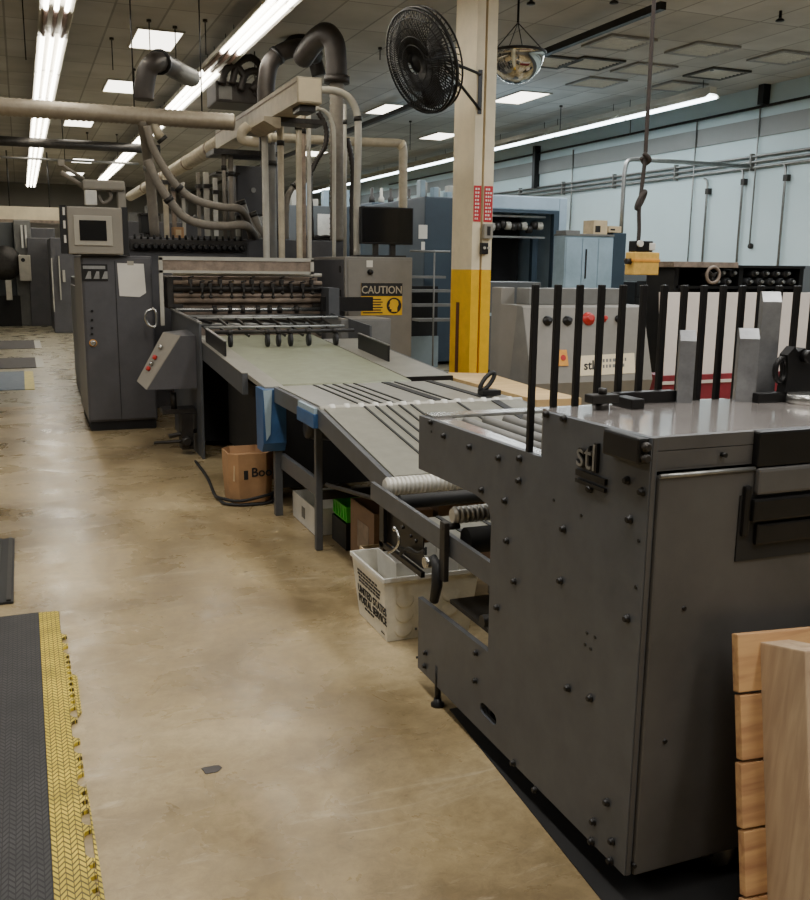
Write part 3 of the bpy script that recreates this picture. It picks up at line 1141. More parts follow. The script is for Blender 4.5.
def carton(name, lab, cat, x0, y0, x1, y1, h, m, flare=0.0, lidm=None, z0=0.003):
    t = thing(name, lab, cat, ((x0 + x1) / 2, (y0 + y1) / 2, 0))
    mb = MB()
    f = flare
    th = .006
    o0 = [(x0, y0, z0), (x1, y0, z0), (x1, y1, z0), (x0, y1, z0)]
    o1 = [(x0 - f, y0 - f, h), (x1 + f, y0 - f, h), (x1 + f, y1 + f, h), (x0 - f, y1 + f, h)]
    i1 = [(x0 - f + th, y0 - f + th, h), (x1 + f - th, y0 - f + th, h), (x1 + f - th, y1 + f - th, h), (x0 - f + th, y1 + f - th, h)]
    i0 = [(x0 + th, y0 + th, z0 + .01), (x1 - th, y0 + th, z0 + .01), (x1 - th, y1 - th, z0 + .01), (x0 + th, y1 - th, z0 + .01)]
    vs = o0 + o1 + i1 + i0
    fs = [(3, 2, 1, 0)]
    for a, b in ((0, 4), (4, 8), (8, 12)):
        for j in range(4):
            fs.append((a + j, a + (j + 1) % 4, b + (j + 1) % 4, b + j))
    fs.append((12, 13, 14, 15))
    mb.faces(vs, fs)
    body = mb.build('body', m, t)
    return t, body


# postal tote
t, body = carton('mail_tote', 'white plastic tote with black postal lettering on the floor beside the near machine', 'tote', 1.395, 3.63, 1.79, 4.00, .30, 'tote_white', .03)
rim = MB()
for a in ((1.358, 3.593, 1.368, 4.037), (1.817, 3.593, 1.827, 4.037), (1.368, 3.593, 1.817, 3.603), (1.368, 4.027, 1.817, 4.037)):
    rim.box(a[0], a[1], .284, a[2], a[3], .306, .003)
rim.build('rim', 'white_plastic', body)
tx = MB()


def tote_txt(s, y, z, h, w=1.0):
    xo = 1.395 - .028 * (z / .285) - .001
    tx.text(s, (xo, y, z), (0, -1, 0), (-.1, 0, 1), h, .002, wscale=w, bold=.012)


tote_txt('UNITED STATES', 3.975, .128, .038, .96)
tote_txt('POSTAL SERVICE', 3.975, .080, .038, .90)
tx.build('lettering', 'print_black', body)
tx = MB()
for z, y0, y1 in ((.235, 3.96, 3.70), (.218, 3.96, 3.66), (.200, 3.95, 3.72), (.183, 3.95, 3.69), (.060, 3.90, 3.78)):
    k = y0
    xo = 1.395 - .028 * (z / .285) - .003
    while k > y1:
        l_ = random.uniform(.02, .05)
        tx.box(xo, k - l_, z, xo + .002, k, z + .009)
        k -= l_ + .009
for k in range(3):
    tx.box(1.3915, 3.655, .024 + k * .012, 1.3935, 3.70 - .008 * k, .031 + k * .012)
tx.build('small_print', 'print_black', body)
en = MB()
for z in (.06, .13, .2):
    for x in (1.47, 1.58, 1.69):
        yo = 3.63 - .028 * (z / .285)
        en.lathe([(.045, 0), (.04, .002), (.028, .003)], (x, yo + .001, z), (0, -1, 0), 16)
en.build('embossing', 'tote_white', body)
t, b_ = carton('white_bin', 'translucent white bin standing inside the postal tote, below the crank', 'bin', 1.46, 3.68, 1.74, 3.90, .345, 'white_plastic', .012, z0=.016)
t, b_ = carton('green_tray', 'bright green plastic tray on a black crate under the sloped belt table', 'tray', 1.66, 4.98, 1.95, 5.22, .26, 'green_plastic', .01, z0=.165)
for k in range(5):
    MB().box(1.648, 5.0 + k * .05, .18, 1.656, 5.012 + k * .05, .25).build('rib', 'green_plastic', b_)
t, b_ = carton('black_crate', 'black crate carrying the green tray under the sloped belt table', 'crate', 1.65, 4.97, 1.97, 5.24, .158, 'black_rubber', 0)
t, b_ = carton('white_carton', 'low white carton with small dark print under the low beam of the belt table', 'carton', 1.57, 5.32, 1.86, 5.84, .17, 'white_plastic', 0)
MB().box(1.5675, 5.55, .05, 1.5695, 5.62, .12).build('print', 'mid_grey', b_)
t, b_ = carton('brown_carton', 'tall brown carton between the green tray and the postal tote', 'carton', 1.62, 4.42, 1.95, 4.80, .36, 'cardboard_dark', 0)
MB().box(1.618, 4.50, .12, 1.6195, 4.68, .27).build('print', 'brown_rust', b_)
t, b_ = carton('brown_carton', 'small pale brown carton just behind the postal tote', 'carton', 1.52, 4.08, 1.80, 4.36, .22, 'cardboard_pale', 0)
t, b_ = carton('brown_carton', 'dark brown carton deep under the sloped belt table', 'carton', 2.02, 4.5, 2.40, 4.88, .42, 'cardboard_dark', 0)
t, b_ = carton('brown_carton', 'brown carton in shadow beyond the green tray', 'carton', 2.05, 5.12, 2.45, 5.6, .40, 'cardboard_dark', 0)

# plywood board right of the belt table
bt = thing('plywood_table', 'pale plywood board on a low frame beyond the belt table, by the yellow column', 'table', (3.1, 5.7, 0))
tb = MB()
za = .835
bp = [aZ(437, 372, za), aZ(487, 369, za), aZ(525, 385, za), aZ(529, 398, za)]
xl = 2.86
poly = [(xl, bp[0].y), (3.25, 6.36), (bp[2].x + .02, bp[2].y), (bp[2].x + .02, 4.95), (xl, 4.95)]
tb.prism([(x, y, za - .09) for x, y in poly], (0, 0, .09))
tb.build('tabletop', 'plywood', bt)
for x, y in ((xl + .05, 5.0), (bp[2].x - .04, 5.05), (xl + .06, bp[0].y - .12), (3.15, 6.15)):
    MB().box(x - .03, y - .03, 0, x + .03, y + .03, za - .09).build('leg', 'mid_grey', bt)
# black clamp with a loop handle
c0 = aZ(487, 391, Z1 + .03)
t = thing('toggle_clamp', 'small black clamp with a loop handle at the far edge of the belt table', 'clamp', (c0.x, c0.y, Z1))
MB().box(c0.x - .05, c0.y - .05, Z1 + .007, c0.x + .07, c0.y + .03, Z1 + .04, .006).build('base', 'black_metal', t)
MB().tube([(c0.x + .03 * math.cos(a) + .035 * math.sin(a), c0.y, Z1 + .088 + .052 * math.sin(a)) for a in [2 * PI * k / 16 for k in range(16)]], .014, 8, True).build('loop_handle', 'black_rubber', t)
# ------------------------------------------------------------------ main press unit
pm = thing('press_unit', 'dark grey press unit with roller bank and angled button console feeding the green belt conveyor', 'machine', (2.1, 9.0, 0))
spl = MB().prism([(1.335, 7.86, 0), (1.335, 7.86, 1.14), (1.335, 8.0, 1.165), (1.335, 9.42, 1.18), (1.335, 9.42, 0)], (.02, 0, 0)).build('side_plate', 'machine_grey', pm)
MB().box(1.331, 7.86, 1.145, 1.36, 8.0, 1.165).build('plate_lip', 'pale_grey', spl) if False else None
MB().prism([(1.325, 7.86, 1.142), (1.325, 9.42, 1.182), (1.36, 9.42, 1.182), (1.36, 7.86, 1.142)], (0, 0, .012)).build('top_lip', 'dull_steel', spl)
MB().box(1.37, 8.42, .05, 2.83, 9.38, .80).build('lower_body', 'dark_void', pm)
MB().prism([(2.86, 7.95, 0), (2.86, 7.95, 1.10), (2.86, 9.6, 1.18), (2.86, 9.6, 0)], (.02, 0, 0)).build('side_plate', 'machine_grey', pm)
MB().box(1.36, 9.42, 0, 2.9, 9.47, 1.25).build('front_wall', 'brown_rust', pm)
# roller bank
RY = 9.40
bk = MB()
bk.box(1.33, RY + .10, 1.19, 2.84, RY + .5, 1.50)
bko = bk.build('roller_bank', 'brown_rust', pm)
MB().box(1.30, RY - .02, 1.20, 1.45, RY + .3, 1.50, .01).build('bearing_block', 'dark_iron', pm)
MB().box(2.76, RY - .02, 1.20, 2.86, RY + .3, 1.46, .01).build('bearing_block', 'dark_iron', pm)
for z, r, m in ((1.525, .018, 'pale_grey'), (1.445, .022, 'brown_rust'), (1.385, .03, 'dark_iron'), (1.32, .02, 'brown_rust'), (1.27, .028, 'brown_rust'), (1.185, .022, 'steel'), (1.12, .018, 'dull_steel'), (1.05, .02, 'dull_steel')):
    y = RY - .02 - (.08 if z < 1.2 else 0) - (.2 if z < 1.1 else 0)
    MB().cyl((1.36, y, z), (2.85, y, z), r, 12).build('roller', m, pm)
for k in range(13):
    x = 1.52 + k * .1 + random.uniform(-.02, .02)
    z = 1.42 if k % 3 else 1.46
    c = MB()
    c.box(x - .018, RY - .09, z - .03, x + .018, RY - .03, z + .02, .004)
    c.cyl((x, RY - .10, z - .02), (x, RY - .10, z - .11), .010, 8)
    c.sphere((x, RY - .10, z - .11), .020)
    c.cyl((x - .02, RY - .075, z + .03), (x + .03, RY - .075, z + .045), .009, 8)
    c.build('finger_clamp', 'dark_iron', bko)
for k in range(7):
    x = 1.75 + k * .13 + random.uniform(-.03, .03)
    MB().lathe([(.02, -.02), (.042, -.018), (.042, .018), (.02, .02)], (x, RY - .10, 1.185), (1, 0, 0), 14).build('collar', 'dark_iron', pm)
for k in range(9):
    x = 1.5 + k * .15
    MB().box(x - .03, RY + .085, 1.22, x + .03, RY + .1, 1.26).build('rack_plate', 'mid_grey', bko)
# guard frame
gf = MB()
gy = RY - .14
for x0, x1 in ((1.215, 1.25), (2.70, 2.735)):
    gf.box(x0, gy, 1.04 if x0 < 2 else 1.52, x1, gy + .03, 1.68)
gf.box(1.215, gy, 1.655, 2.735, gy + .03, 1.69)
gf.box(1.215, gy, 1.535, 2.735, gy + .03, 1.56)
gf.build('guard_frame', 'pale_grey', pm)
MB().box(1.25, gy + .012, 1.56, 2.70, gy + .02, 1.655).build('guard_panel', 'brown_rust', pm)
# arms from bank to shafts
for k in range(8):
    x = 1.55 + k * .15
    MB().obox((x, 9.0, 1.10), (.02, .34, .025), Euler((.1, 0, .4))).build('arm', 'dark_iron', pm)
# loop handle
p = [aY(147, 311, 9.2), aY(155, 310, 9.2), aY(156, 326, 9.2), aY(149, 325, 9.2), aY(145, 318, 9.2)]
MB().tube(spline(p + [p[0]], 4)[:-1], .012, 8, True).build('loop_handle', 'steel', pm)
# console
A0, A1 = aY(137, 381, 8.30), aY(163, 332, 8.30)
B0, B1 = aY(147, 390, 8.02), aY(181, 336, 8.02)
T0 = aY(172, 329, 8.36)
XR = 1.332
vs = [A0, A1, B1, B0, Vector((XR, 8.02, B0.z)), Vector((XR, 8.02, B1.z)), Vector((XR, 8.45, A1.z + .01)), Vector((XR, 8.45, A0.z))]
cs = MB().faces(vs, [(0, 3, 2, 1), (3, 4, 5, 2), (4, 7, 6, 5), (1, 2, 5, 6), (0, 7, 4, 3), (0, 1, 6, 7)])
co = cs.build('control_console', 'cabinet_grey', pm)
fn = (B0 - A0).cross(A1 - A0).normalized()
if fn.x > 0:
    fn = -fn
fo = MB().prism([A0.lerp(B0, .04), B0.lerp(A0, .02), B1.lerp(A1, .02), A1.lerp(B1, .04)], fn * .006).build('sloped_face', 'bezel_grey', co)
for f, m in ((.72, 'steel'), (.52, 'red_knob'), (.40, 'steel'), (.30, 'red_knob')):
    c = A0.lerp(B0, .42).lerp(A1.lerp(B1, .42), f) + fn * .006
    MB().lathe([(.02, 0), (.02, .02), (.014, .028)], c, fn, 14).build('push_button', m, fo)
pd = MB()
pd.cyl((1.15, 8.15, .40), (1.15, 8.15, .54), .025, 10)
pd.box(1.05, 8.1, .36, 1.34, 8.3, .40)
pd.cyl((1.10, 8.15, .16), (1.34, 8.15, .20), .02, 10)
pd.box(1.20, 8.08, .05, 1.30, 8.25, .36)
pd.cyl((.98, 8.2, .10), (1.3, 8.12, .12), .014, 8)
pd.lathe([(.03, -.02), (.05, 0), (.03, .02)], (1.24, 8.06, .12), (0, 1, 0), 14)
pd.build('valve_linkage', 'dark_iron', pm)
# housing on the far end
hz = MB()
hx0, hx1, hz0, hz1 = (aY(341, 318, 8.55).x, aY(391, 318, 8.55).x, .5, aY(365, 320, 8.55).z)
hz.box(hx0, 8.55, hz0, hx1, 9.05, hz1, .008)
ho = hz.build('end_housing', 'mid_grey', pm)
MB().box(hx0, 8.55, hz1, hx1, 9.05, hz1 + .012, .004).build('housing_lid', 'taupe_grey', ho)
MB().box(hx0 + .1, 8.56, 0, hx1 - .1, 9.0, .5).build('housing_base', 'dark_iron', ho)
q0 = aY(331, 297, 9.2)
q1 = aY(373, 311, 9.2)
MB().box(q0.x - .1, 9.2, q1.z, q1.x, 9.24, q0.z).build('black_bar', 'black_metal', pm)
q0 = aY(318, 288, 9.1)
q1 = aY(326, 312, 9.1)
MB().box(2.84, 9.1, q1.z - .1, 2.95, 9.4, q0.z).build('end_bracket', 'machine_grey', pm)

# ------------------------------------------------------------------ control cabinet with touch screen
cc = thing('control_cabinet', 'tall dark grey control cabinet at the aisle end of the press, under the touch screen', 'cabinet', (.84, 9.9, 0))
cb = MB().box(.535, 9.55, .09, 1.185, 10.75, 1.69, .01).build('body', 'cabinet_grey', cc)
MB().box(.55, 9.57, 0, 1.17, 10.7, .09).build('plinth', 'dark_void', cc)
MB().box(.529, 9.56, .12, .534, 10.73, 1.67).build('side_panel', 'taupe_grey', cc)
dw = MB().box(.55, 9.535, .11, 1.17, 9.549, 1.67, .004).build('door', 'cabinet_grey', cc)
MB().box(.835, 9.531, .11, .841, 9.536, 1.64).build('seam', 'black_metal', dw)
pA = aY(81, 264, 9.53)
pB = aY(108, 281, 9.53)
np_ = MB().box(pA.x, 9.525, pB.z, pB.x, 9.534, pA.z).build('nameplate', 'black_metal', dw)
nm = MB()
nm.box(pA.x + .015, 9.522, pA.z - .045, pB.x - .02, 9.526, pA.z - .015)
for k in range(3):
    x = pA.x + .03 + k * .075
    nm.prism([(x, 9.523, pB.z + .02), (x + .03, 9.523, pB.z + .09), (x + .055, 9.523, pB.z + .09), (x + .055, 9.523, pB.z + .02)], (0, .003, 0))
nm.build('nameplate_mark', 'dull_steel', np_)
for px, py in ((92, 311), (92, 320), (92, 328), (92, 334)):
    p = aY(px, py, 9.535)
    MB().cyl((p.x, 9.536, p.z), (p.x, 9.520, p.z), .012, 10).build('push_button', 'black_metal', dw)
p = aY(93, 343, 9.535)
kb = MB().lathe([(.036, 0), (.036, .006)], (p.x, 9.536, p.z), (0, -1, 0), 18).build('knob_ring', 'orange_tag', dw)
MB().lathe([(.028, .006), (.028, .03), (.02, .035)], (p.x, 9.536, p.z), (0, -1, 0), 16).build('knob', 'steel', dw)
pA = aY(117, 263, 9.53)
pB = aY(145, 297, 9.53)
t = thing('notice_sheet', 'white paper sheet taped to the front of the tall control cabinet', 'paper', (pA.x, 9.53, pB.z))
MB().faces([(pA.x, 9.531, pA.z), (pA.x + .01, 9.530, pB.z + .01), (pB.x - .05, 9.525, pB.z), (pB.x + .01, 9.517, pB.z + .04), (pB.x, 9.531, pA.z - .005)], [(0, 1, 2, 3, 4)]).build('sheet', 'white_paper', t)
MB().box((pA.x + pB.x) / 2 - .03, 9.5285, pA.z - .02, (pA.x + pB.x) / 2 + .03, 9.530, pA.z + .02).build('tape', 'bezel_light', t)
# touch screen
ts = thing('touch_screen', 'beige touch screen terminal standing on top of the tall control cabinet', 'screen', (.67, 9.5, 1.69))
A = aY(63, 206, 9.42)
B = aY(127, 252, 9.42)
zt, zbm = A.z, 1.70
MB().box(A.x + .03, 9.42, zbm, B.x - .03, 9.60, zt, .012).build('case', 'bezel_grey', ts)
s0 = aY(73, 215, 9.41)
s1 = aY(113, 246, 9.41)
be = MB()
be.box(s0.x, 9.405, s1.z, s1.x, 9.419, s0.z, .006)
beo = be.build('bezel', 'bezel_light', ts)
s0 = aY(79, 220, 9.41)
s1 = aY(107, 241, 9.41)
MB().box(s0.x, 9.400, s1.z, s1.x, 9.404, s0.z).build('display', 'screen_black', beo)
for x0, x1 in ((A.x - .03, A.x + .025), (B.x - .025, B.x + .025)):
    MB().box(x0, 9.46, zbm, x1, 9.62, zt + .01).build('side_bracket', 'black_metal', ts)
MB().box(A.x + .06, 9.46, 1.691, B.x - .06, 9.58, zbm).build('foot', 'dark_iron', ts)
for z in (1.80, 1.93, 2.05):
    MB().box(A.x - .005, 9.455, z, A.x + .015, 9.46, z + .07).build('label_plate', 'white_paper', ts)

# ------------------------------------------------------------------ caution cabinet
ca = thing('electrical_cabinet', 'taupe electrical cabinet with a black and yellow caution sign, right of the press rollers', 'cabinet', (3.5, 10, 0))
CY = 9.55
xa, xb = aY(345, 300, CY).x, aY(412, 300, CY).x
zt = aY(380, 257, CY).z
MB().box(xa, CY, .08, xb, CY + 1.3, zt, .01).build('body', 'taupe_grey', ca)
MB().box(xa + .03, CY + .03, 0, xb - .03, CY + 1.25, .08).build('plinth', 'dark_void', ca)
MB().box(xa - .012, CY + .04, .12, xa - .001, CY + 1.26, zt - .03, .004).build('side_door', 'cabinet_grey', ca)
MB().box(xa + .03, CY - .012, .12, xb - .02, CY - .001, zt - .03, .004).build('door', 'taupe_grey', ca)
for z in (.9, 1.3, 1.55):
    MB().box(xa - .025, CY + .1, z, xa - .012, CY + .13, z + .07).build('hinge', 'dark_iron', ca)
YS = CY - .014
p = aY(370, 272, YS)
MB().lathe([(.03, 0), (.03, .02), (.022, .026), (.022, .05), (.01, .055)], (p.x, YS + .002, p.z), (0, -1, 0), 16).build('rotary_switch', 'black_metal', ca)
MB().box(p.x - .04, YS - .002, p.z + .05, p.x + .03, YS + .001, p.z + .12).build('switch_label', 'white_paper', ca)
a = aY(361, 283, YS)
b = aY(402, 296, YS)
c = aY(402, 315, YS)
sg = MB().box(a.x, YS - .006, c.z, b.x, YS, a.z).build('caution_sign', 'sign_yellow', ca)
MB().box(a.x, YS - .009, b.z, b.x, YS - .006, a.z).build('sign_header', 'print_black', sg)
MB().text('CAUTION', ((a.x + b.x) / 2, YS - .0095, b.z + .028), (1, 0, 0), (0, 0, 1), .078, .002, 'CENTER', .92, .012).build('sign_lettering', 'cream_pipe', sg)
cx_, cz_ = a.x + (b.x - a.x) * .80, (b.z + c.z) / 2
MB().cyl((cx_, YS - .006, cz_), (cx_, YS - .009, cz_), .085, 24).build('sign_disc', 'print_black', sg)
hd = MB()
prof = [(-.03, -.065), (-.028, -.04), (-.05, -.035), (-.05, -.012), (-.065, -.008), (-.05, .02), (-.045, .05), (-.02, .068), (.02, .066), (.045, .045), (.05, .01), (.035, -.02), (.035, -.065)]
hd.prism([(cx_ + x, YS - .0095, cz_ + z) for x, z in prof], (0, -.003, 0))
hd.build('sign_head_symbol', 'sign_yellow', sg)
tl = MB()
for k in range(6):
    z = b.z - .03 - k * .028
    tl.box(a.x + .02, YS - .008, z - .012, a.x + (b.x - a.x) * (.52 if k % 2 else .48), YS - .006, z)
tl.build('sign_small_print', 'print_black', sg)
# black monitor
A = aY(361, 206, 9.75)
B = aY(413, 245, 9.75)
mt = thing('monitor', 'black flat monitor standing on the taupe electrical cabinet', 'monitor', ((A.x + B.x) / 2, 9.85, zt))
mo_ = MB().box(A.x, 9.75, B.z, B.x, 9.82, A.z, .008).build('housing', 'black_metal', mt)
MB().box(A.x + .015, 9.747, B.z + .02, B.x - .015, 9.7495, A.z - .015).build('display', 'screen_black', mt)
MB().box((A.x + B.x) / 2 - .15, 9.78, zt, (A.x + B.x) / 2 - .09, 9.82, B.z).build('stand', 'dark_iron', mt)
MB().box((A.x + B.x) / 2 + .05, 9.78, zt, (A.x + B.x) / 2 + .11, 9.82, B.z).build('stand', 'dark_iron', mt)
MB().box(A.x - .05, 9.70, zt + .001, B.x - .1, 9.95, zt + .02).build('base_plate', 'dark_iron', mt)
# ------------------------------------------------------------------ column, signs, fan
KX0, KX1, KY0, KY1 = 4.13, 4.325, 8.5, 9.0
col = thing('support_column', 'cream steel support column with a yellow painted lower half', 'column', ((KX0 + KX1) / 2, (KY0 + KY1) / 2, 0))
for z0, z1, m, nm in ((0, 1.60, 'yellow_paint', 'lower_shaft'), (1.60, HC, 'cream_paint', 'upper_shaft')):
    mb = MB()
    mb.prism([(KX0, KY0 + .02, z0), (KX0, KY1, z0), (KX1, KY1, z0), (KX1, KY0 + .02, z0), (KX1 - .095, KY0 + .02, z0), (KX1 - .095, KY0 + .05, z0), (KX1 - .12, KY0 + .05, z0), (KX1 - .12, KY0 + .02, z0)], (0, 0, z1 - z0))
    mb.box(KX0 - .012, KY0, z0, KX1 - .12, KY0 + .02, z1)
    mb.box(KX1 - .095, KY0, z0, KX1 + .008, KY0 + .02, z1)
    mb.build(nm, m, col)
MB().box(KX0 - .006, KY0 + .28, .2, KX0 - .001, KY0 + .35, 1.27).build('rust_strip', 'rust_dark', col)
for x0, x1, lab in ((KX0 - .012, KX0 + .078, 'red and white lettered strip sign on the column, left one'), (KX1 - .095, KX1 + .008, 'red and white lettered strip sign on the column, right one')):
    t = thing('strip_sign', lab, 'sign', ((x0 + x1) / 2, KY0, 2.05), 'column strip signs')
    b_ = MB().box(x0 + .006, KY0 - .006, 2.06, x1 - .006, KY0 - .001, 2.40).build('backing', 'red_sign', t)
    g = MB()
    for k in range(9):
        z = 2.08 + k * .035
        xx = x0 + .02
        while xx < x1 - .03:
            ww = random.uniform(.008, .02)
            g.box(xx, KY0 - .0075, z, min(xx + ww, x1 - .012), KY0 - .006, z + .018)
            xx += ww + .010
    g.build('small_print', 'white_paper', b_)
t = thing('switch_box', 'small grey box with a dark window on the column above the black switch', 'box', (KX1 - .04, KY0, 1.87))
b_ = MB().box(KX0 + .09, KY0 - .06, 1.90, KX1 - .01, KY0 - .001, 2.04, .006).build('housing', 'bezel_grey', t)
MB().box(KX0 + .12, KY0 - .064, 1.93, KX1 - .04, KY0 - .06, 2.015).build('window', 'dark_iron', b_)
t = thing('switch_box', 'small black switch box with two buttons on the column, lower of the two boxes', 'box', (KX1 - .1, KY0, 1.74))
b_ = MB().box(KX0 + .07, KY0 - .05, 1.75, KX1 - .05, KY0 - .001, 1.86, .006).build('housing', 'black_metal', t)
for x in (KX0 + .10, KX0 + .145):
    MB().cyl((x, KY0 - .05, 1.81), (x, KY0 - .058, 1.81), .014, 12).build('push_button', 'pale_grey', b_)

# fan on a bracket: disc facing the aisle side
FC = aY(423, 61, 8.28)
FN = Vector((-.52, -1.0, -.05)).normalized()
fd = (FC - CAM).normalized()
fr_ = fd.cross(Vector((0, 0, 1))).normalized()
fq = fr_.cross(fd)
FN = (-fd * .62 - fr_ * .74 - fq * .26).normalized()
fu = Vector((0, 0, 1)) - FN * FN.z
fu.normalize()
fv = FN.cross(fu)
FRr = .445
fan = thing('wall_fan', 'large black wire cage fan bracketed high on the cream column', 'fan', FC)


def fpt(r, a, h):
    return FC + (fu * math.sin(a) + fv * math.cos(a)) * r + FN * h


cage = MB()
for r, h in ((FRr, .0), (FRr, .05), (FRr * .995, -.07), (.38, .07), (.30, .085), (.23, .095), (.16, .10), (.30, -.11)):
    cage.tube([fpt(r, 2 * PI * k / 40, h) for k in range(40)], .010 if r > .43 else .005, 6, True)
co_ = cage.build('cage_ring', 'black_metal', fan)
for side, nn in ((1, 96), (-1, 48)):
    w_ = MB()
    for k in range(nn):
        a = 2 * PI * k / nn
        w_.tube([fpt(.09, a, .105 * side), fpt(.30, a + .12, .088 * side), fpt(FRr, a + .2, .05 * side)], .0048, 4)
    w_.build('wire_guard', 'black_metal', fan)
MB().tube([fpt(FRr + .006, 2 * PI * k / 40, 0) for k in range(40)], .016, 8, True).build('rim', 'black_metal', fan)
MB().lathe([(.05, -.22), (.10, -.20), (.105, -.06), (.09, .02), (.085, .06), (.08, .085), (.02, .088)], FC, FN, 22).build('motor_hub', 'black_metal', fan)
for k in range(3):
    a0 = 2 * PI * k / 3 + .5
    bl = MB()
    vs = []
    for i in range(7):
        r = .08 + .33 * i / 6
        wv = .13 + .16 * math.sin(PI * min(1, i / 5.0) * .6)
        for s in (-1, 1):
            vs.append(fpt(r, a0 + s * wv * (.9 if i < 6 else .6) / max(.35, r * 2.2), s * .035))
    fs = [(2 * i, 2 * i + 1, 2 * i + 3, 2 * i + 2) for i in range(6)]
    bl.faces(vs, fs, True)
    bl.build('blade', 'dark_iron', fan)
bq = MB()
A = Vector((KX0 + .03, KY0 - .012, 3.42))
B = Vector((KX0 + .03, KY0 - .012, 3.10))
hub = FC - FN * .21
bq.box(A.x - .02, KY0 - .012, 3.06, A.x + .02, KY0 - .001, 3.46)
bq.tube([A, Vector((A.x - .05, A.y - .03, A.z)), hub + Vector((0, 0, -.02))], .014, 6)
bq.tube([B, hub + Vector((.02, 0, -.06))], .014, 6)
bq.build('bracket', 'black_metal', fan)

# convex mirror
mc = Vector((5.47, 10.0, 4.02))
p = aY(517, 53, 10.0)
mc = Vector((p.x, 10.0, p.z))
mr = thing('convex_mirror', 'half dome convex mirror with a black rim hanging from the ceiling right of the column', 'mirror', mc)
MB().lathe([(.315, .0)] + [(.31 * math.cos(a), -.33 * math.sin(a)) for a in [PI / 2 * k / 9 for k in range(10)]], mc, (0, 0, 1), 32).build('dome', 'mirror', mr)
MB().tube([mc + Vector((.32 * math.cos(2 * PI * k / 36), .32 * math.sin(2 * PI * k / 36), .0)) for k in range(36)], .016, 8, True).build('rim', 'black_metal', mr)
h = MB()
top = mc + Vector((0, 0, .32))
for k in range(4):
    a = PI / 4 + PI / 2 * k
    h.tube([mc + Vector((.3 * math.cos(a), .3 * math.sin(a), .01)), top], .006, 6)
h.cyl(top, (mc.x, mc.y, HC), .014, 8)
h.build('hanger', 'black_metal', mr)

# hanging cable and yellow hoist box
HY = 4.4
p0 = aY(655, 155, HY)
px_, = (aY(640, 240, HY).x,)
hx = (p0.x + px_) / 2 - .03
pe = thing('hanging_control', 'yellow pendant control box hanging on a knotted black cable over the machines', 'control box', (hx, HY, 1.65))
zt = aY(640, 240, HY).z
z1 = aY(652, 158, HY).z
z2 = aY(645, 204, HY).z
pts = [(hx, HY, HC), (hx - .002, HY, 3.2), (hx + .0, HY, z1 + .1), (hx, HY, z1), (hx - .012, HY, z2 + .07), (hx - .02, HY, z2 - .03), (hx - .012, HY, zt + .05), (hx - .015, HY, zt - .05)]
MB().tube(spline(pts, 5), .011, 8).build('cable', 'rope', pe)
kn = MB()
kn.tube(spline([(hx - .02, HY - .012, z1 + .02), (hx + .015, HY - .018, z1 - .01), (hx + .012, HY + .015, z1 - .03), (hx - .015, HY + .012, z1)], 5), .013, 8)
kn.build('knot', 'rope', pe)
kn = MB()
kn.tube([Vector((hx - .012 + .028 * math.cos(a) + .02 * math.sin(a), HY + .016 * math.cos(a), z2 + .02 + .045 * math.sin(a) + .012 * math.cos(a))) for a in [2 * PI * k / 18 for k in range(18)]], .0125, 8, True)
kn.build('knot', 'rope', pe)
a = aY(631, 252, HY)
b = aY(654, 275, HY)
bx = MB().box(a.x, HY - .04, b.z, b.x, HY + .05, a.z, .006).build('control_housing', 'hook_yellow', pe)
MB().box(a.x - .004, HY - .044, b.z + .07, b.x + .004, HY + .054, b.z + .085, .002).build('band', 'orange_tag', bx)
MB().cyl((a.x - .03, HY, a.z - .05), (a.x, HY, a.z - .05), .017, 10).build('cord_grip', 'dark_iron', bx)
MB().box(a.x + .01, HY - .03, a.z + .001, a.x + .12, HY + .04, a.z + .06, .004).build('connector', 'black_metal', pe)
MB().box(a.x + .095, HY - .035, a.z + .01, a.x + .135, HY - .0, a.z + .05, .006).build('tag', 'white_plastic', pe)
MB().cyl((a.x + .03, HY - .045, a.z + .045), (a.x + .03, HY - .03, a.z + .045), .018, 10).build('plug', 'white_plastic', pe)

# ------------------------------------------------------------------ grey console behind the rods
gc = thing('operator_console', 'grey slanted operator console with black and red knobs behind the row of rods', 'console', (4.0, 6.2, 0))
gy0, gy1 = 6.05, 6.75
gx0, gx1 = 3.45, 4.52
body = MB()
body.prism([(gx0, 6.20, .35), (gx0, 6.05, .78), (gx0, 6.22, 1.33), (gx0, 6.26, 1.345), (gx0, 6.60, 1.345), (gx0, 6.60, .35)], (gx1 - gx0, 0, 0))
bo_ = body.build('body', 'taupe_grey', gc)
MB().box(3.47, 6.62, .55, gx0 + .14, 6.78, 1.47, .006).build('side_cabinet', 'taupe_grey', gc)
MB().box(gx0 + .145, 6.40, 1.346, 4.45, 6.60, 1.47, .006).build('rear_hood', 'mid_grey', gc)
MB().prism([(gx0 - .006, 6.05, .78), (gx0 - .006, 6.22, 1.335), (gx0 - .006, 6.30, 1.34), (gx0 - .006, 6.40, .70), (gx0 - .006, 6.20, .60)], (.004, 0, 0)).build('side_panel', 'mid_grey', bo_)
MB().box(gx0 + .05, 6.25, 0, gx1 - .05, 6.70, .35).build('base', 'dark_void', gc)
sn = Vector((0, -.956, .295))


def gpt(px, py):
    # point on the slanted face
    r = ray(px, py)
    p_ = Vector((0, 6.05, .78))
    nn = Vector((0, -.55, .17))
    return CAM + r * ((p_ - CAM).dot(nn) / r.dot(nn))


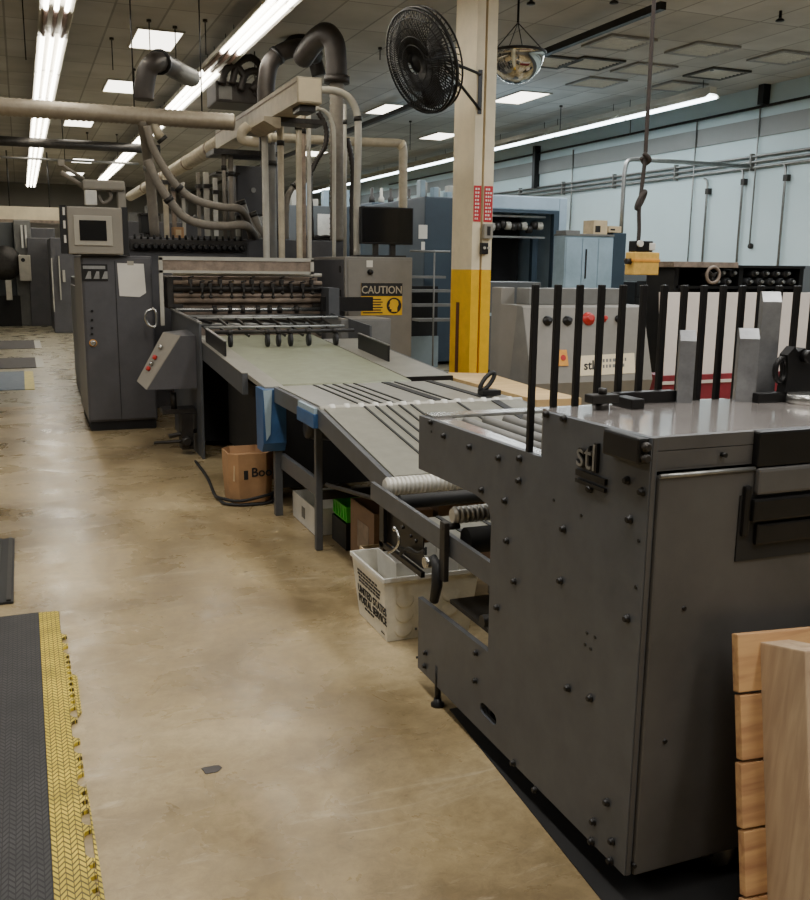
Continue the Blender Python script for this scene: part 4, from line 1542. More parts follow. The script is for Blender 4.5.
for (px, py, m, s) in ((547, 321, 'black_metal', 1), (567, 321, 'black_metal', 1), (588, 319, 'red_knob', 1.35), (603, 319, 'red_knob', .7), (618, 319, 'black_metal', .8)):
    c = gpt(px, py)
    k_ = MB().lathe([(.038 * s, 0), (.038 * s, .012), (.026 * s, .014), (.024 * s, .045), (.015 * s, .05)], c, sn, 16).build('selector_knob', m, bo_)
q = [gpt(580, 356), gpt(634, 353), gpt(635, 373), gpt(580, 376)]
lb_ = MB().prism(q, sn * .004).build('nameplate', 'cream_paint', bo_)
u_ = (q[1] - q[0]).normalized()
v_ = (q[0] - q[3]).normalized()
tx = MB()
tx.text('stl', q[3] + u_ * .03 + v_ * .045 + sn * .004, u_, v_, .07, .002, bold=.02)
lm = tx.build('nameplate_lettering', 'print_black', lb_)
st_ = MB()
for r_ in range(2):
    x = .20
    while x < .40:
        l_ = random.uniform(.012, .03)
        o = q[3] + u_ * x + v_ * (.095 - r_ * .045) + sn * .004
        st_.prism([o, o + u_ * l_, o + u_ * l_ + v_ * .025, o + v_ * .025], sn * .001)
        x += l_ + .012
st_.build('nameplate_small_print', 'mid_grey', lb_)
q = [gpt(560, 350), gpt(568, 366), gpt(556, 367)]
q = [gpt(557, 366), gpt(568, 366), gpt(566, 350), gpt(559, 350)]
tg = MB().prism(q, sn * .01).build('warning_tag', 'orange_tag', bo_)
cc_ = (q[0] + q[1] + q[2] + q[3]) / 4
MB().lathe([(.022, .01), (.022, .014)], cc_, sn, 12).build('tag_symbol', 'red_knob', tg)

# ------------------------------------------------------------------ beige covered stack on the far side, right
be_ = thing('beige_cover_cabinet', 'long beige cover with a dark red base behind the aluminium blocks', 'cabinet', (6.4, 6.6, 0))
BYY = 6.4
b0 = aY(672, 300, BYY)
bz = aY(740, 293, BYY).z
bm_ = aY(720, 373, BYY).z
MB().prism([(b0.x - .05, BYY - .02, bm_), (8.6, BYY - .02, bm_), (8.6, BYY + .12, bz), (b0.x, BYY + .12, bz), ], (0, .06, 0)).build('cover', 'beige_cover', be_)
for k in range(5):
    x = b0.x + .5 + k * .55
    MB().prism([(x, BYY - .022, bm_ + .01), (x + .012, BYY - .022, bm_ + .01), (x + .012, BYY + .116, bz), (x, BYY + .116, bz)], (0, .004, 0)).build('seam', 'mid_grey', be_) if False else None
MB().box(b0.x - .10, BYY - .06, 0, 8.6, BYY + .2, bm_).build('base', 'red_base', be_)
MB().box(b0.x - .1, BYY - .075, bm_ - .07, 8.6, BYY - .061, bm_ - .045).build('base_rail', 'beige_cover', be_)

# dark parts rack
RYY = 8.6
r0 = aY(677, 270, RYY)
r1 = aY(802, 270, RYY)
rzt = aY(740, 268, RYY).z
rk = thing('parts_rack', 'dark rack holding rows of black rollers in front of the right wall', 'rack', ((r0.x + r1.x) / 2, RYY, 0))
rf = MB()
for x in (r0.x, (r0.x + r1.x) / 2, r1.x):
    rf.box(x - .03, RYY, 0, x + .03, RYY + .5, rzt)
rf.box(r0.x, RYY + .45, .05, r1.x, RYY + .5, rzt)
for z in (.5, 1.0, 1.42):
    rf.box(r0.x, RYY, z, r1.x, RYY + .5, z + .03)
rf.build('frame', 'black_metal', rk)
MB().box(r0.x - .12, RYY - .1, rzt, r0.x + .75, RYY + .5, rzt + .06, .004).build('top_board', 'brown_rust', rk)
MB().box(r0.x + .76, RYY - .05, rzt, r1.x, RYY + .5, rzt + .03, .004).build('top_board', 'black_metal', rk)
ro = None
cnt = 0
for k in range(9):
    for z in (1.50, 1.595):
        x = r0.x + .55 + k * .155 + (.07 if z > 1.5 else 0)
        if x > r1.x - .1 or abs(x - (r0.x + r1.x) / 2) < .085:
            continue
        if z > 1.5 and False:
            continue
        lab = 'black rubber roller end in the dark rack before the right wall'
        if ro is None:
            ro = thing('rubber_roller', lab, 'roller', (x, RYY + .2, z), 'rollers in the dark rack')
            MB().lathe([(.03, -.2), (.045, -.195), (.045, .2), (.02, .205)], (x, RYY + .2, z), (0, 1, 0), 14).build('sleeve', 'black_rubber', ro)
            MB().cyl((x, RYY - .04, z), (x, RYY + .0, z), .018, 10).build('axle', 'dull_steel', ro)
        else:
            dup(ro, (x, RYY + .2, z), lab)
# handwheel clamp on the rack
c = aY(713, 275, RYY - .2)
t = thing('hand_wheel', 'brown hand wheel at the front of the dark rack', 'hand wheel', c)
MB().tube([c + Vector((.085 * math.cos(2 * PI * k / 20), 0, .085 * math.sin(2 * PI * k / 20))) for k in range(20)], .018, 8, True).build('rim', 'brown_rust', t)
sp_ = MB()
for k in range(3):
    a = 2 * PI * k / 3 + .4
    sp_.tube([c, c + Vector((.085 * math.cos(a), 0, .085 * math.sin(a)))], .012, 6)
sp_.cyl(c + Vector((0, -.02, 0)), c + Vector((0, .2, 0)), .022, 10)
sp_.build('spokes', 'dark_iron', t)

# ------------------------------------------------------------------ blue press
bp_ = thing('blue_press', 'large dark blue printing press with a pale blue frame and black opening behind the column', 'machine', (7.2, 15, 0))
BYp = 14.2
mb = MB()
L0, L1, _, zt = pbox(mb, 424, 197, 470, 336, BYp + .3, 3.0, .02, .05)
mb.build('tower', 'press_blue', bp_)
F0 = aY(481, 240, BYp).x
F1 = aY(566, 240, BYp).x
I0 = aY(489, 240, BYp).x
I1 = aY(553, 240, BYp).x
FT = aY(525, 196, BYp).z
IT = aY(525, 213, BYp).z
fr = MB()
fr.box(F0, BYp, 0, I0, BYp + 2.6, FT, .02)
fr.box(I1 + .1, BYp, 0, F1, BYp + 2.6, FT, .02)
fr.box(I0, BYp, IT + .05, I1 + .1, BYp + 2.6, FT, .02)
fr.build('outer_frame', 'press_pale', bp_)
fr = MB()
fr.box(I1, BYp - .01, 0, I1 + .1, BYp + .1, IT + .05)
fr.box(I0, BYp - .01, IT, I1, BYp + .1, IT + .05)
fr.build('inner_frame', 'press_blue', bp_)
MB().box(I0, BYp + 1.2, 0, I1, BYp + 2.5, IT).build('interior', 'dark_void', bp_)
gz1, gz0 = aY(520, 217, BYp).z, aY(520, 236, BYp).z
g = MB()
g.box(I0, BYp + .1, gz0 - .03, I1 - .1, BYp + .16, gz0)
g.box(I0, BYp + .1, gz1, I1 - .1, BYp + .16, gz1 + .03)
g.build('gripper_rail', 'dull_steel', bp_)
for k in range(10):
    x = I0 + .06 + k * (I1 - I0 - .2) / 10
    MB().lathe([(.03, 0), (.07, .02), (.07, .10), (.03, .12)], (x, BYp + .16, (gz0 + gz1) / 2 + random.uniform(-.04, .04)), (1, 0, 0), 12).build('gripper_wheel', 'pale_grey' if k % 3 == 0 else 'dark_iron', bp_)
MB().box(I1 - .22, BYp + .3, 0, I1 - .12, BYp + .4, gz0).build('chain_guide', 'press_blue', bp_)
# rails and steps on the left
st = MB()
for k in range(4):
    a = aY(412, 318 - k * 14, BYp - .6)
    b = aY(452, 318 - k * 14, BYp - .6)
    st.box(a.x, BYp - .9 + k * .25, a.z - .04, b.x + .1, BYp - .6 + k * .25, a.z)
st.build('step_tread', 'mid_grey', bp_)
a = aY(412, 300, BYp - .5)
b = aY(450, 330, BYp - .5)
zs_ = aY(430, 336, BYp).z
MB().box(a.x, BYp + .0, zs_, b.x, BYp + .28, a.z + .2).build('step_housing', 'dark_void', bp_)
MB().box(a.x - .1, BYp - .05, .0, b.x, BYp + .28, zs_).build('lower_panel', 'step_panel', bp_)
ra = MB()
for px in (428, 447):
    p = aY(px, 250, BYp - .7)
    ra.cyl((p.x, BYp - .95, .0), (p.x, BYp - .95, p.z), .014, 8)
a = aY(410, 251, BYp - .95)
b = aY(450, 251, BYp - .95)
ra.cyl((a.x, BYp - .95, a.z), (b.x, BYp - .95, a.z), .016, 8)
ra.build('handrail', 'mid_grey', bp_)
pA = aY(423, 224, BYp)
MB().box(pA.x + .05, BYp + .285, pA.z - .22, pA.x + .2, BYp + .298, pA.z).build('notice_plate', 'white_paper', bp_)
MB().box(pA.x + .1, BYp + .285, pA.z - .40, pA.x + .16, BYp + .298, pA.z - .27).build('notice_plate', 'white_paper', bp_)
# clutter on the tower top
ct_ = MB()
for k in range(9):
    x = L0 + k * .12
    h_ = random.uniform(.08, .3)
    MB().box(x, BYp + .5 + .2 * (k % 2), zt + .001, x + .09, BYp + .66 + .2 * (k % 2), zt + h_, .01).build('valve', 'pale_grey' if k % 2 else 'pale_blue', bp_)
pz_ = aY(400, 190, BYp)
u2 = thing('press_dryer', 'dark blue press unit with grey fittings on top, seen behind the black monitor', 'machine', (6.0, 18, 0))
mb = MB()
d0, d1, _, dz_ = pbox(mb, 372, 203, 420, 330, 17.9, 2.0, .02, 0)
mb.build('housing', 'press_blue', u2)
for k in range(6):
    x = d0 + .1 + k * .2
    MB().lathe([(.06, 0), (.06, .1), (.03, .14), (.03, .3)], (x, 18.2, dz_), (0, 0, 1), 12).build('fitting', 'pale_grey' if k % 2 else 'dark_iron', u2)
# pale blue cabinets behind
pc = thing('pale_blue_cabinet', 'pale blue metal cabinet run with a dark end, right of the blue press', 'cabinet', (8.3, 13, 0))
PY = 12.8
mb = MB()
a0, a1, _, az = pbox(mb, 564, 236, 612, 300, PY, .34, .01, 0)
mb.build('body', 'pale_blue', pc)
a2 = aY(627, 240, PY).x
MB().box(a1 + .002, PY + .02, 0, a2, PY + .34, az + .06, .01).build('end_panel', 'press_blue', pc)
MB().box(a0, PY - .02, az, a1, PY + .34, az + .03).build('top_panel', 'mid_grey', pc)
for k in range(3):
    x0_ = a0 + .02 + k * (a1 - a0) / 3
    d = MB().box(x0_, PY - .015, .1, x0_ + (a1 - a0) / 3 - .03, PY - .001, az - .03, .004).build('door', 'pale_blue', pc)
    if k == 1:
        MB().box(x0_ + .05, PY - .035, az - .65, x0_ + .07, PY - .016, az - .2).build('handle', 'dark_iron', d)
for (x0_, y0_, x1_, y1_, lab, m, dd) in ((594, 220, 607, 235, 'larger brown carton on top of the pale blue cabinet, left one', 'cardboard_pale', .3), (609, 226, 621, 236, 'smaller brown carton on top of the pale blue cabinet, right one', 'cardboard_pale', .3), (566, 231, 580, 236, 'flat grey box on top of the pale blue cabinet', 'mid_grey', .3)):
    t = thing('stored_carton', lab, 'carton', (aY(x0_, y1_, PY + .02).x, PY + .02, az + .03), 'boxes on the pale blue cabinet')
    A = aY(x0_, y0_, PY + .02)
    B = aY(x1_, y1_, PY + .02)
    zz_ = az + (.031 if x0_ < 607 else .065)
    q = MB().box(A.x, PY + .02, zz_, B.x, PY + .02 + dd, max(A.z, zz_ + .05), .004).build('carton_box', m, t)
    MB().box(A.x + .03, PY + .018, zz_ + .03, (A.x + B.x) / 2, PY + .0195, zz_ + (max(A.z, zz_ + .05) - zz_) * .6).build('print', 'dark_iron', q)
# arched pipe
zt_ = aY(640, 162, PY + .5).z
x0_ = aY(612, 200, PY + .5).x
ap = thing('arched_pipe', 'grey pipe arching from the pale blue cabinet across to the right wall', 'pipe', (x0_, PY + .2, az))
MB().tube(spline([(x0_, PY + .2, az + .031), (x0_, PY + .2, zt_ - .3)], 2) + spline([(x0_, PY + .2, zt_ - .25), (x0_ + .03, PY + .2, zt_ - .08), (x0_ + .10, PY + .2, zt_ - .015), (x0_ + .25, PY + .2, zt_)], 5) + [(WX - .12, PY + .2, zt_)], .035, 10).build('pipe', 'dull_steel', ap)
# wall side cabinet strip (dark) to the right of the console
dk = thing('dark_cabinet', 'black low cabinet behind the rods between console and beige cover', 'cabinet', (9.6, 14.5, 0))
mb = MB()
e0, e1, _, ez = pbox(mb, 634, 282, 664, 330, 14.2, .6, .01, .5)
mb.build('body', 'black_metal', dk)
MB().box(e0 + .05, 14.25, 0, e1 - .05, 14.75, .5).build('base', 'dark_void', dk)
for k in range(3):
    MB().box(e0 + .03, 14.188, .55 + k * .3, e1 - .03, 14.199, .82 + k * .3).build('drawer', 'black_rubber', dk)
# grey cabinet between column and console
gq = thing('grey_cabinet', 'slate grey cabinet with a dark base seen between the yellow column and the grey console', 'cabinet', (5.8, 10.8, 0))
mb = MB()
e0, e1, _, ez = pbox(mb, 489, 282, 540, 336, 10.6, .6, .01, .35)
mb.build('body', 'wainscot_paint', gq)
MB().box(e0 + .05, 10.65, 0, e1 - .05, 11.15, .35).build('base', 'dark_void', gq)
MB().box(e0, 10.585, ez - .42, e1, 10.599, ez - .38).build('trim_strip', 'pale_blue', gq)
# ------------------------------------------------------------------ overhead trunking, pipes and ducts
TY = 8.7
a = aY(297, 76, TY)
b = aY(322, 104, TY)
tw0, tw1 = a.x, b.x
tz1, tz0 = a.z, b.z
tr = thing('overhead_trunking', 'long cream overhead trunking running along above the press line', 'trunking', ((tw0 + tw1) / 2, TY, tz0))
q = MB().box(tw0, TY, tz0, tw1, 12.6, tz1, .004).build('trunk', 'cream_pipe', tr)
MB().box(tw0 + .012, TY - .008, tz0 + .012, tw1 - .012, TY - .001, tz1 - .012, .003).build('end_plate', 'cream_paint', tr)
MB().box(tw0 - .006, TY, tz1 - .05, tw0 - .001, 12.6, tz1 - .04).build('seam', 'brown_rust', q)
MB().cyl(((tw0 + tw1) / 2, 12.6, (tz0 + tz1) / 2), ((tw0 + tw1) / 2, 24, (tz0 + tz1) / 2), .105, 14).build('round_duct', 'cream_pipe', tr)
for y in (13.5, 15.5, 18, 21):
    MB().cyl(((tw0 + tw1) / 2, y, (tz0 + tz1) / 2), ((tw0 + tw1) / 2, y + .06, (tz0 + tz1) / 2), .115, 14).build('joint_band', 'brown_rust', tr)
for y in ():
    MB().cyl(((tw0 + tw1) / 2, y, tz1), ((tw0 + tw1) / 2, y, HC), .007, 6).build('hanger_rod', 'black_metal', tr)
MB().box(tw0 + .05, TY + .1, tz0 - .06, tw1 - .03, TY + .35, tz0, .004).build('mounting_foot', 'dark_iron', tr)
MB().box(tw0 + .0, TY + .9, tz0 - .05, tw1 + .3, TY + 1.2, tz0, .004).build('mounting_foot', 'dark_iron', tr)

mb = MB()
pbox(mb, 214, 150, 278, 155, 10.9, .5)
mb.build('under_tray', 'dark_iron', tr)
mb = MB()
pbox(mb, 216, 172, 240, 174, 11.3, .4)
mb.build('under_tray', 'dark_iron', tr)

def ptube(name, lab, cat, pts, Y, r, m, ky=0.0, n=10, k=5, group=None, parts=None, ribs=0.0, part='pipe', drop=None, head=None):
    P = []
    for i, q_ in enumerate(pts):
        y = Y + (q_[2] if len(q_) > 2 else 0)
        P.append(aY(q_[0], q_[1], y))
    if head is not None:
        P[0] = Vector((P[0].x, P[0].y, head))
    if drop is not None:
        P[-1] = Vector((P[-1].x, P[-1].y, drop))
    S = spline(P, k) if k else P
    t = thing(name, lab, cat, S[-1] if S[-1].z < S[0].z else S[0], group)
    MB().tube(S, r, n, ribs=ribs).build(part, m, t)
    if parts:
        for j, (f, rr, mm) in enumerate(parts):
            i = min(len(S) - 2, max(0, int(f * (len(S) - 1))))
            d = (S[i + 1] - S[i]).normalized()
            MB().cyl(S[i] - d * .025, S[i] + d * .025, rr, 14).build('collar', mm, t)
    return t


def vpipe(name, lab, cat, px, y0, y1, Y, r, m, group=None, z0=None, extra=None):
    a = aY(px, y0, Y)
    b = aY(px, y1, Y)
    x = (a.x + b.x) / 2
    z0 = b.z if z0 is None else z0
    t = thing(name, lab, cat, (x, Y, z0), group)
    MB().cyl((x, Y, z0), (x, Y, a.z), r, 12).build('pipe', m, t)
    MB().cyl((x, Y, a.z - .22), (x, Y, a.z - .17), r * 1.25, 12).build('collar', 'dark_iron', t)
    return t


# ------------------------------------------------------------------ press bodies behind
bk_ = thing('folder_unit', 'long dark machine body with a knob lined beam, behind the touch screen and roller bank', 'machine', (2.2, 11.5, 0))
mb = MB()
_, _, _, FZ = pbox(mb, 130, 238, 248, 300, 10.9, 1.4, .01, 0)
mb.build('body', 'cabinet_grey', bk_)
mb = MB()
f0, f1, g0, g1 = pbox(mb, 130, 240, 247, 250, 10.8, .08, .005)
bo_ = mb.build('beam', 'dark_iron', bk_)
for k in range(18):
    x = f0 + .06 + k * (f1 - f0 - .12) / 17
    c = MB()
    c.lathe([(.03, 0), (.035, .02), (.02, .05)], (x, 10.8, g0 + .03), (0, -1, 0), 10)
    c.cyl((x, 10.84, g1), (x, 10.84, g1 + .05), .014, 8)
    c.build('beam_knob', 'black_metal', bo_)
mb = MB()
_, _, _, RZ = pbox(mb, 246, 240, 345, 300, 10.95, 1.4, .01, 0)
mb.build('rear_body', 'cabinet_grey', bk_)
CABZ = aY(380, 257, 9.55).z
# vertical pipes standing behind the roller bank
PYB = 10.4
PL0 = aY(280, 252, PYB).z
vpipe('vertical_pipe', 'cream vertical pipe under the trunking end, leftmost of the thin upright pipes', 'pipe', 281, 124, 250, 10.15, .035, 'cream_pipe', z0=0)
vpipe('vertical_pipe', 'cream vertical pipe just right of the trunking bracket, under the trunking end', 'pipe', 299, 108, 252, 10.05, .033, 'cream_pipe', z0=0)
vpipe('vertical_pipe', 'thin brown vertical pipe between two cream pipes under the trunking end', 'pipe', 303.5, 112, 252, 10.15, .027, 'brown_rust', z0=0)
vpipe('vertical_pipe', 'pale vertical pipe at the right edge of the trunking end', 'pipe', 309, 106, 252, 10.05, .025, 'pale_grey', z0=0)
vpipe('vertical_pipe', 'thick grey vertical duct left of the cream pipes', 'pipe', 271, 145, 250, 10.55, .06, 'mid_grey', z0=0)
vpipe('vertical_pipe', 'thin pale vertical pipe between the ribbed duct and the bent silver pipe', 'pipe', 345, 104, 250, 10.6, .02, 'pale_grey', z0=CABZ)
vpipe('vertical_pipe', 'slim grey vertical pipe left of the cabinet panel, taller of the pair', 'pipe', 224.5, 150, 238, 11.0, .024, 'hose_grey', z0=FZ)
vpipe('vertical_pipe', 'slim grey vertical pipe left of the cabinet panel, wider of the pair', 'pipe', 231.5, 156, 238, 11.0, .03, 'hose_grey', z0=FZ)
# bracket under trunking
q0 = aY(262, 113, 9.9)
q1 = aY(282, 128, 9.9)
# ribbed steel duct from the ceiling elbow down
D = aY(336, 78, 11.0)
t = thing('ribbed_duct', 'tall ribbed steel duct dropping behind the cream pipes from a big dark elbow', 'duct', (aY(338, 240, 11.0).x, 11.0, RZ))
xx = aY(337, 160, 11.0).x
zb_ = RZ
n_ = 64
MB().tube([(xx, 11.0, zb_ + (D.z - zb_) * k / n_) for k in range(n_ + 1)], .085, 14, ribs=.09).build('ribbed_tube', 'hose_grey', t)
MB().cyl((xx, 11.0, D.z - .06), (xx, 11.0, D.z + .02), .15, 18).build('flange', 'dark_duct', t)
P = spline([(xx, 11.0, D.z + .02), aY(336, 60, 11.0), aY(334, 43, 11.0), aY(327, 34, 11.05), aY(319, 37, 11.2), aY(311, 46, 11.45), aY(303, 58, 11.75)], 6)
P[0] = Vector((xx, 11.0, D.z + .02))
MB().tube(P, .125, 14).build('elbow', 'dark_duct', t)
t = ptube('elbow_duct', 'dark elbow duct left of the big elbow, rising out of the trunking', 'duct', [(272, 250), (268, 145), (266, 98), (267, 78), (270, 64), (279, 54), (291, 49), (302, 48, .1), (316, 56, .3)], 12.05, .108, 'dark_duct', parts=[(.2, .118, 'black_metal'), (.62, .118, 'black_metal')], part='elbow', head=RZ + .003)
t = ptube('elbow_duct', 'dark slanting duct in the middle of the elbow group above the trunking end', 'duct', [(319, 76), (314, 58), (306, 44), (297, 40, .1), (286, 50, .4)], 12.75, .095, 'dark_duct', parts=[(.3, .098, 'black_metal')], part='elbow')
t = ptube('elbow_duct', 'large dark elbow duct at the left above the pale ribbed duct', 'duct', [(144, 100), (144, 90), (147, 72), (154, 63), (164, 63, .2), (176, 70, .6)], 10.6, .105, 'dark_duct', parts=[(.72, .13, 'black_metal')], part='elbow')
MB().tube(spline([aY(172, 67, 11.05), aY(180, 72, 11.3), aY(192, 78, 11.8)], 12), .10, 12, ribs=.06).build('ribbed_tube', 'mid_grey', t)
# ceiling plenum boxes behind elbows
t = thing('ceiling_plenum', 'dark sheet metal duct box under the ceiling behind the elbow ducts', 'duct', (3.5, 13.6, 3.9))
mb = MB()
pbox(mb, 216, 82, 262, 103, 13.6, .7, .02)
po = mb.build('box_body', 'dark_duct', t)
mb = MB()
pbox(mb, 219, 86, 232, 99, 13.58, .015)
mb.build('access_panel', 'mid_grey', po)
for px in (225, 255):
    p = aY(px, 80, 14.0)
    MB().cyl((p.x, 14.0, p.z - .05), (p.x, 14.0, HC), .01, 6).build('hanger_rod', 'black_metal', po)
for pts in ([(232, 84), (238, 64), (252, 58), (262, 72), (252, 90)], [(240, 90), (246, 74), (257, 72), (263, 84), (256, 96)], [(222, 84), (226, 70), (236, 66), (244, 76)]):
    MB().tube(spline([aY(a_, b_, 13.52) for a_, b_ in pts], 8), .05, 10, ribs=.06).build('flexible_hose', 'dark_duct', t)
# pale ribbed duct across
DYc = 10.6
a = aY(0, 107, DYc)
b = aY(234, 122, DYc)
zc = (a.z + b.z) / 2
sd = t = thing('spiral_duct', 'pale ribbed round duct crossing overhead from the left edge to the trunking', 'duct', (0, DYc, zc - .1))
x_a, x_b = -3.2, b.x
nn = 200
MB().tube([(x_a + (x_b - x_a) * k / nn, DYc, zc) for k in range(nn + 1)], .088, 14, ribs=.05).build('ribbed_tube', 'duct_steel', t)
for x in (-1.5, 1.2, 1.9):
    MB().cyl((x, DYc, zc + .08), (x, DYc, HC), .008, 6).build('hanger_rod', 'black_metal', t)
# smaller pipe behind it
DY2 = 22.0
a = aY(60, 144, DY2)
t = thing('crossing_pipe', 'dark round duct crossing behind the pale ribbed duct further back', 'pipe', (0, DY2, a.z))
MB().cyl((-3, DY2, a.z), (3.0, DY2, a.z), .10, 12).build('pipe', 'dark_iron', t)
MB().cyl((1.0, DY2, a.z), (1.0, DY2, HC), .012, 6).build('hanger_rod', 'black_metal', t)
a = aY(60, 160, 26.0)
t = thing('crossing_pipe', 'faint thin grey pipe crossing far back above the left machines', 'pipe', (0, 26, a.z))
MB().cyl((-4, 26.0, a.z), (3.0, 26.0, a.z), .03, 10).build('pipe', 'mid_grey', t)
MB().cyl((1.2, 26, a.z), (1.2, 26, HC), .012, 6).build('hanger_rod', 'black_metal', t)
# hoses
ptube('grey_hose', 'upper of two grey hoses sagging behind the touch screen', 'hose', [(147, 126), (153, 148), (167, 173), (181, 190), (198, 201), (222, 207), (240, 209), (248, 222, .3), (252, 250, .6)], 10.5, .042, 'hose_grey', k=8, parts=[(.36, .05, 'dark_iron')], part='hose', drop=RZ + .012)
ptube('grey_hose', 'lower of two grey hoses sagging behind the touch screen', 'hose', [(147, 160), (155, 178), (167, 197), (183, 216), (201, 224), (225, 226), (244, 225), (252, 232, .3), (256, 250, .7)], 10.4, .046, 'hose_grey', k=8, parts=[(.28, .054, 'dark_iron')], part='hose', drop=RZ + .012)
ptube('grey_hose', 'straight pale hose dropping from the crossing duct behind the touch screen', 'hose', [(142, 119, -.38), (149, 168), (155, 238, .1)], 10.95, .055, 'hose_grey', parts=[(.5, .064, 'mid_grey')], part='hose', drop=FZ + .012)
MB().tube([aY(152, 118, 10.6), aY(158, 134, 10.6), aY(163, 140, 10.6)], .05, 12).build('stub_pipe', 'cream_pipe', sd)
MB().cyl(aY(161, 138, 10.6), aY(163.5, 141, 10.6), .06, 12).build('stub_collar', 'dark_iron', sd)
ptube('grey_hose', 'slanted grey hose leaning behind the guard frame, left of two', 'hose', [(240, 200), (248, 222), (259, 253)], 11.05, .055, 'hose_grey', part='hose', drop=RZ + .012, parts=[(.1, .058, 'dark_iron')])
ptube('grey_hose', 'slanted grey hose leaning behind the guard frame, right of two', 'hose', [(252, 212), (260, 230), (270, 253)], 11.05, .05, 'hose_grey', part='hose', drop=RZ + .012, parts=[(.1, .053, 'dark_iron')])
ptube('bent_pipe', 'silver pipe bending down from the trunking end beside the black monitor', 'pipe', [(321, 90), (335, 91), (347, 96), (355, 107), (358, 122), (358, 150), (357, 200), (357, 250)], 10.0, .038, 'pale_grey', k=6, drop=CABZ + .003, parts=[(.55, .046, 'dark_iron')])
ptube('bent_pipe', 'thin pale pipe bending down inside the silver bent pipe', 'pipe', [(316, 108), (326, 112), (332, 122), (334, 140), (334, 200), (334, 250)], 10.5, .022, 'pale_grey', k=6, drop=CABZ + .003)
ptube('coiled_hose', 'dark ribbed hose curling below the trunking end', 'hose', [(318, 112), (326, 128), (325, 146), (318, 158), (313, 168), (310, 180), (312, 250)], 11.1, .03, 'dark_duct', k=9, ribs=.12, part='hose', drop=RZ + .012)
ptube('coiled_hose', 'dark ribbed hose hanging right of the ribbed steel duct', 'hose', [(347, 138), (351, 155), (353, 175), (352, 200), (352, 250)], 10.75, .03, 'dark_duct', k=9, ribs=.12, part='hose', drop=CABZ + .003)
ptube('curved_pipe', 'grey curved pipe rising from the press behind the cream pipes', 'pipe', [(306, 180), (296, 184), (288, 196), (286, 214), (286, 250)], 11.1, .035, 'hose_grey', parts=[(.3, .042, 'dark_iron')], drop=RZ + .012)
ptube('cream_pipe_run', 'cream pipe running level then turning down behind the black monitor', 'pipe', [(262, 137), (300, 139), (360, 142), (392, 143), (400, 144), (403, 150), (403, 170), (403, 215)], 11.5, .055, 'cream_pipe', k=4, parts=[(.62, .066, 'cream_paint'), (.05, .066, 'cream_paint')])
MB().tube(spline([aY(248, 126, 9.6), aY(242, 132, 9.6), aY(243, 140, 9.6), aY(258, 142, 9.6)], 5), .05, 12).build('elbow_fitting', 'cream_pipe', tr)
t = thing('trunking_bracket', 'cream bracket with an upright post holding up the trunking', 'bracket', (aY(284, 250, 9.3).x, 9.6, 0))
A = aY(264, 116, 9.3)
B = aY(281, 128, 9.3)
MB().prism([(A.x, 9.3, A.z), (B.x, 9.3, A.z), (B.x, 9.3, B.z), (B.x - .05, 9.3, B.z), (A.x, 9.3, A.z - .04)], (0, .74, 0)).build('gusset', 'cream_pipe', t)
xq = (aY(280, 128, 9.3).x + aY(285, 250, 9.3).x) / 2
MB().cyl((xq, 10.0, 0), (xq, 10.0, A.z), .035, 12).build('post', 'pale_grey', t)

t = thing('wall_panel_box', 'dark grey electrical box behind the hoses and cream pipes', 'box', (3.0, 11.8, 1.8))
mb = MB()
w0, w1, wz0, wz1 = pbox(mb, 236, 166, 262, 214, 11.6, .5, .008)
po = mb.build('box_body', 'cabinet_grey', t)
MB().box(w0 + .02, 11.588, wz0 + .03, w1 - .02, 11.599, wz1 - .02).build('box_door', 'cabinet_grey', po)
MB().box(w0, 11.58, wz0 - .02, w1, 12.1, wz0).build('base_lip', 'black_metal', po)
MB().box((w0 + w1) / 2 - .05, 11.8, RZ + .002, (w0 + w1) / 2 + .05, 11.9, wz0 - .02).build('mounting_post', 'dark_iron', t)
MB().lathe([(.03, 0), (.03, .02)], ((w0 + w1) / 2 + .05, 11.59, (wz0 + wz1) / 2), (0, -1, 0), 12).build('latch', 'dull_steel', po)
mb = MB()
t = thing('dark_bin', 'black bin standing on the machine behind the touch screen', 'bin', (1.9, 11.3, 1.6))
i0, i1, j0, j1 = pbox(mb, 141, 213, 159, 233, 11.3, .25, .01)
mb.build('bin_body', 'black_rubber', t)
MB().box(i0 - .01, 11.29, j1 - .03, i1 + .01, 11.56, j1, .004).build('rim', 'dark_iron', t)
MB().box(i0 + .05, 11.35, FZ + .001, i1 - .05, 11.5, j0).build('stand', 'dark_iron', t)
# stacks of clutter: standing bars behind
bars = [(166, 168, 238, 'cream_pipe', 5), (174, 175, 238, 'brown_rust', 4), (184, 182, 236, 'pale_grey', 3), (199, 172, 236, 'hose_grey', 3), (207, 172, 236, 'pale_grey', 5), (216, 178, 236, 'white_plastic', 4), (238, 176, 236, 'pale_grey', 4)]
words = ['cream', 'brown', 'pale', 'grey', 'pale wide', 'white', 'pale slim']
for (px, y0, y1, m, w_), wd in zip(bars, words):
    t = thing('upright_bar', '%s upright bar rising %s behind the sagging hoses' % (wd, {166: 'leftmost', 174: 'second from left', 184: 'third from left', 199: 'left of the window slats', 207: 'in the middle', 216: 'right of the middle', 238: 'beside the electrical box'}[px]), 'bar', (aY(px, y1, 11.9).x, 11.9, aY(px, y1, 11.9).z), 'upright bars behind the hoses')
    mb = MB()
    pbox(mb, px - w_ / 2, y0, px + w_ / 2, y1, 11.9, .05)
    mb.build('bar', m, t)
    mb = MB()
    pbox(mb, px - w_ / 2 - 1, y0 + 12, px + w_ / 2 + 1, y0 + 16, 11.88, .09)
    mb.build('clamp', 'dark_iron', t)
t = thing('stored_carton', 'small tan carton on the machine behind the touch screen', 'carton', (aY(178, 236, 11.2).x, 11.2, 1.75))
mb = MB()
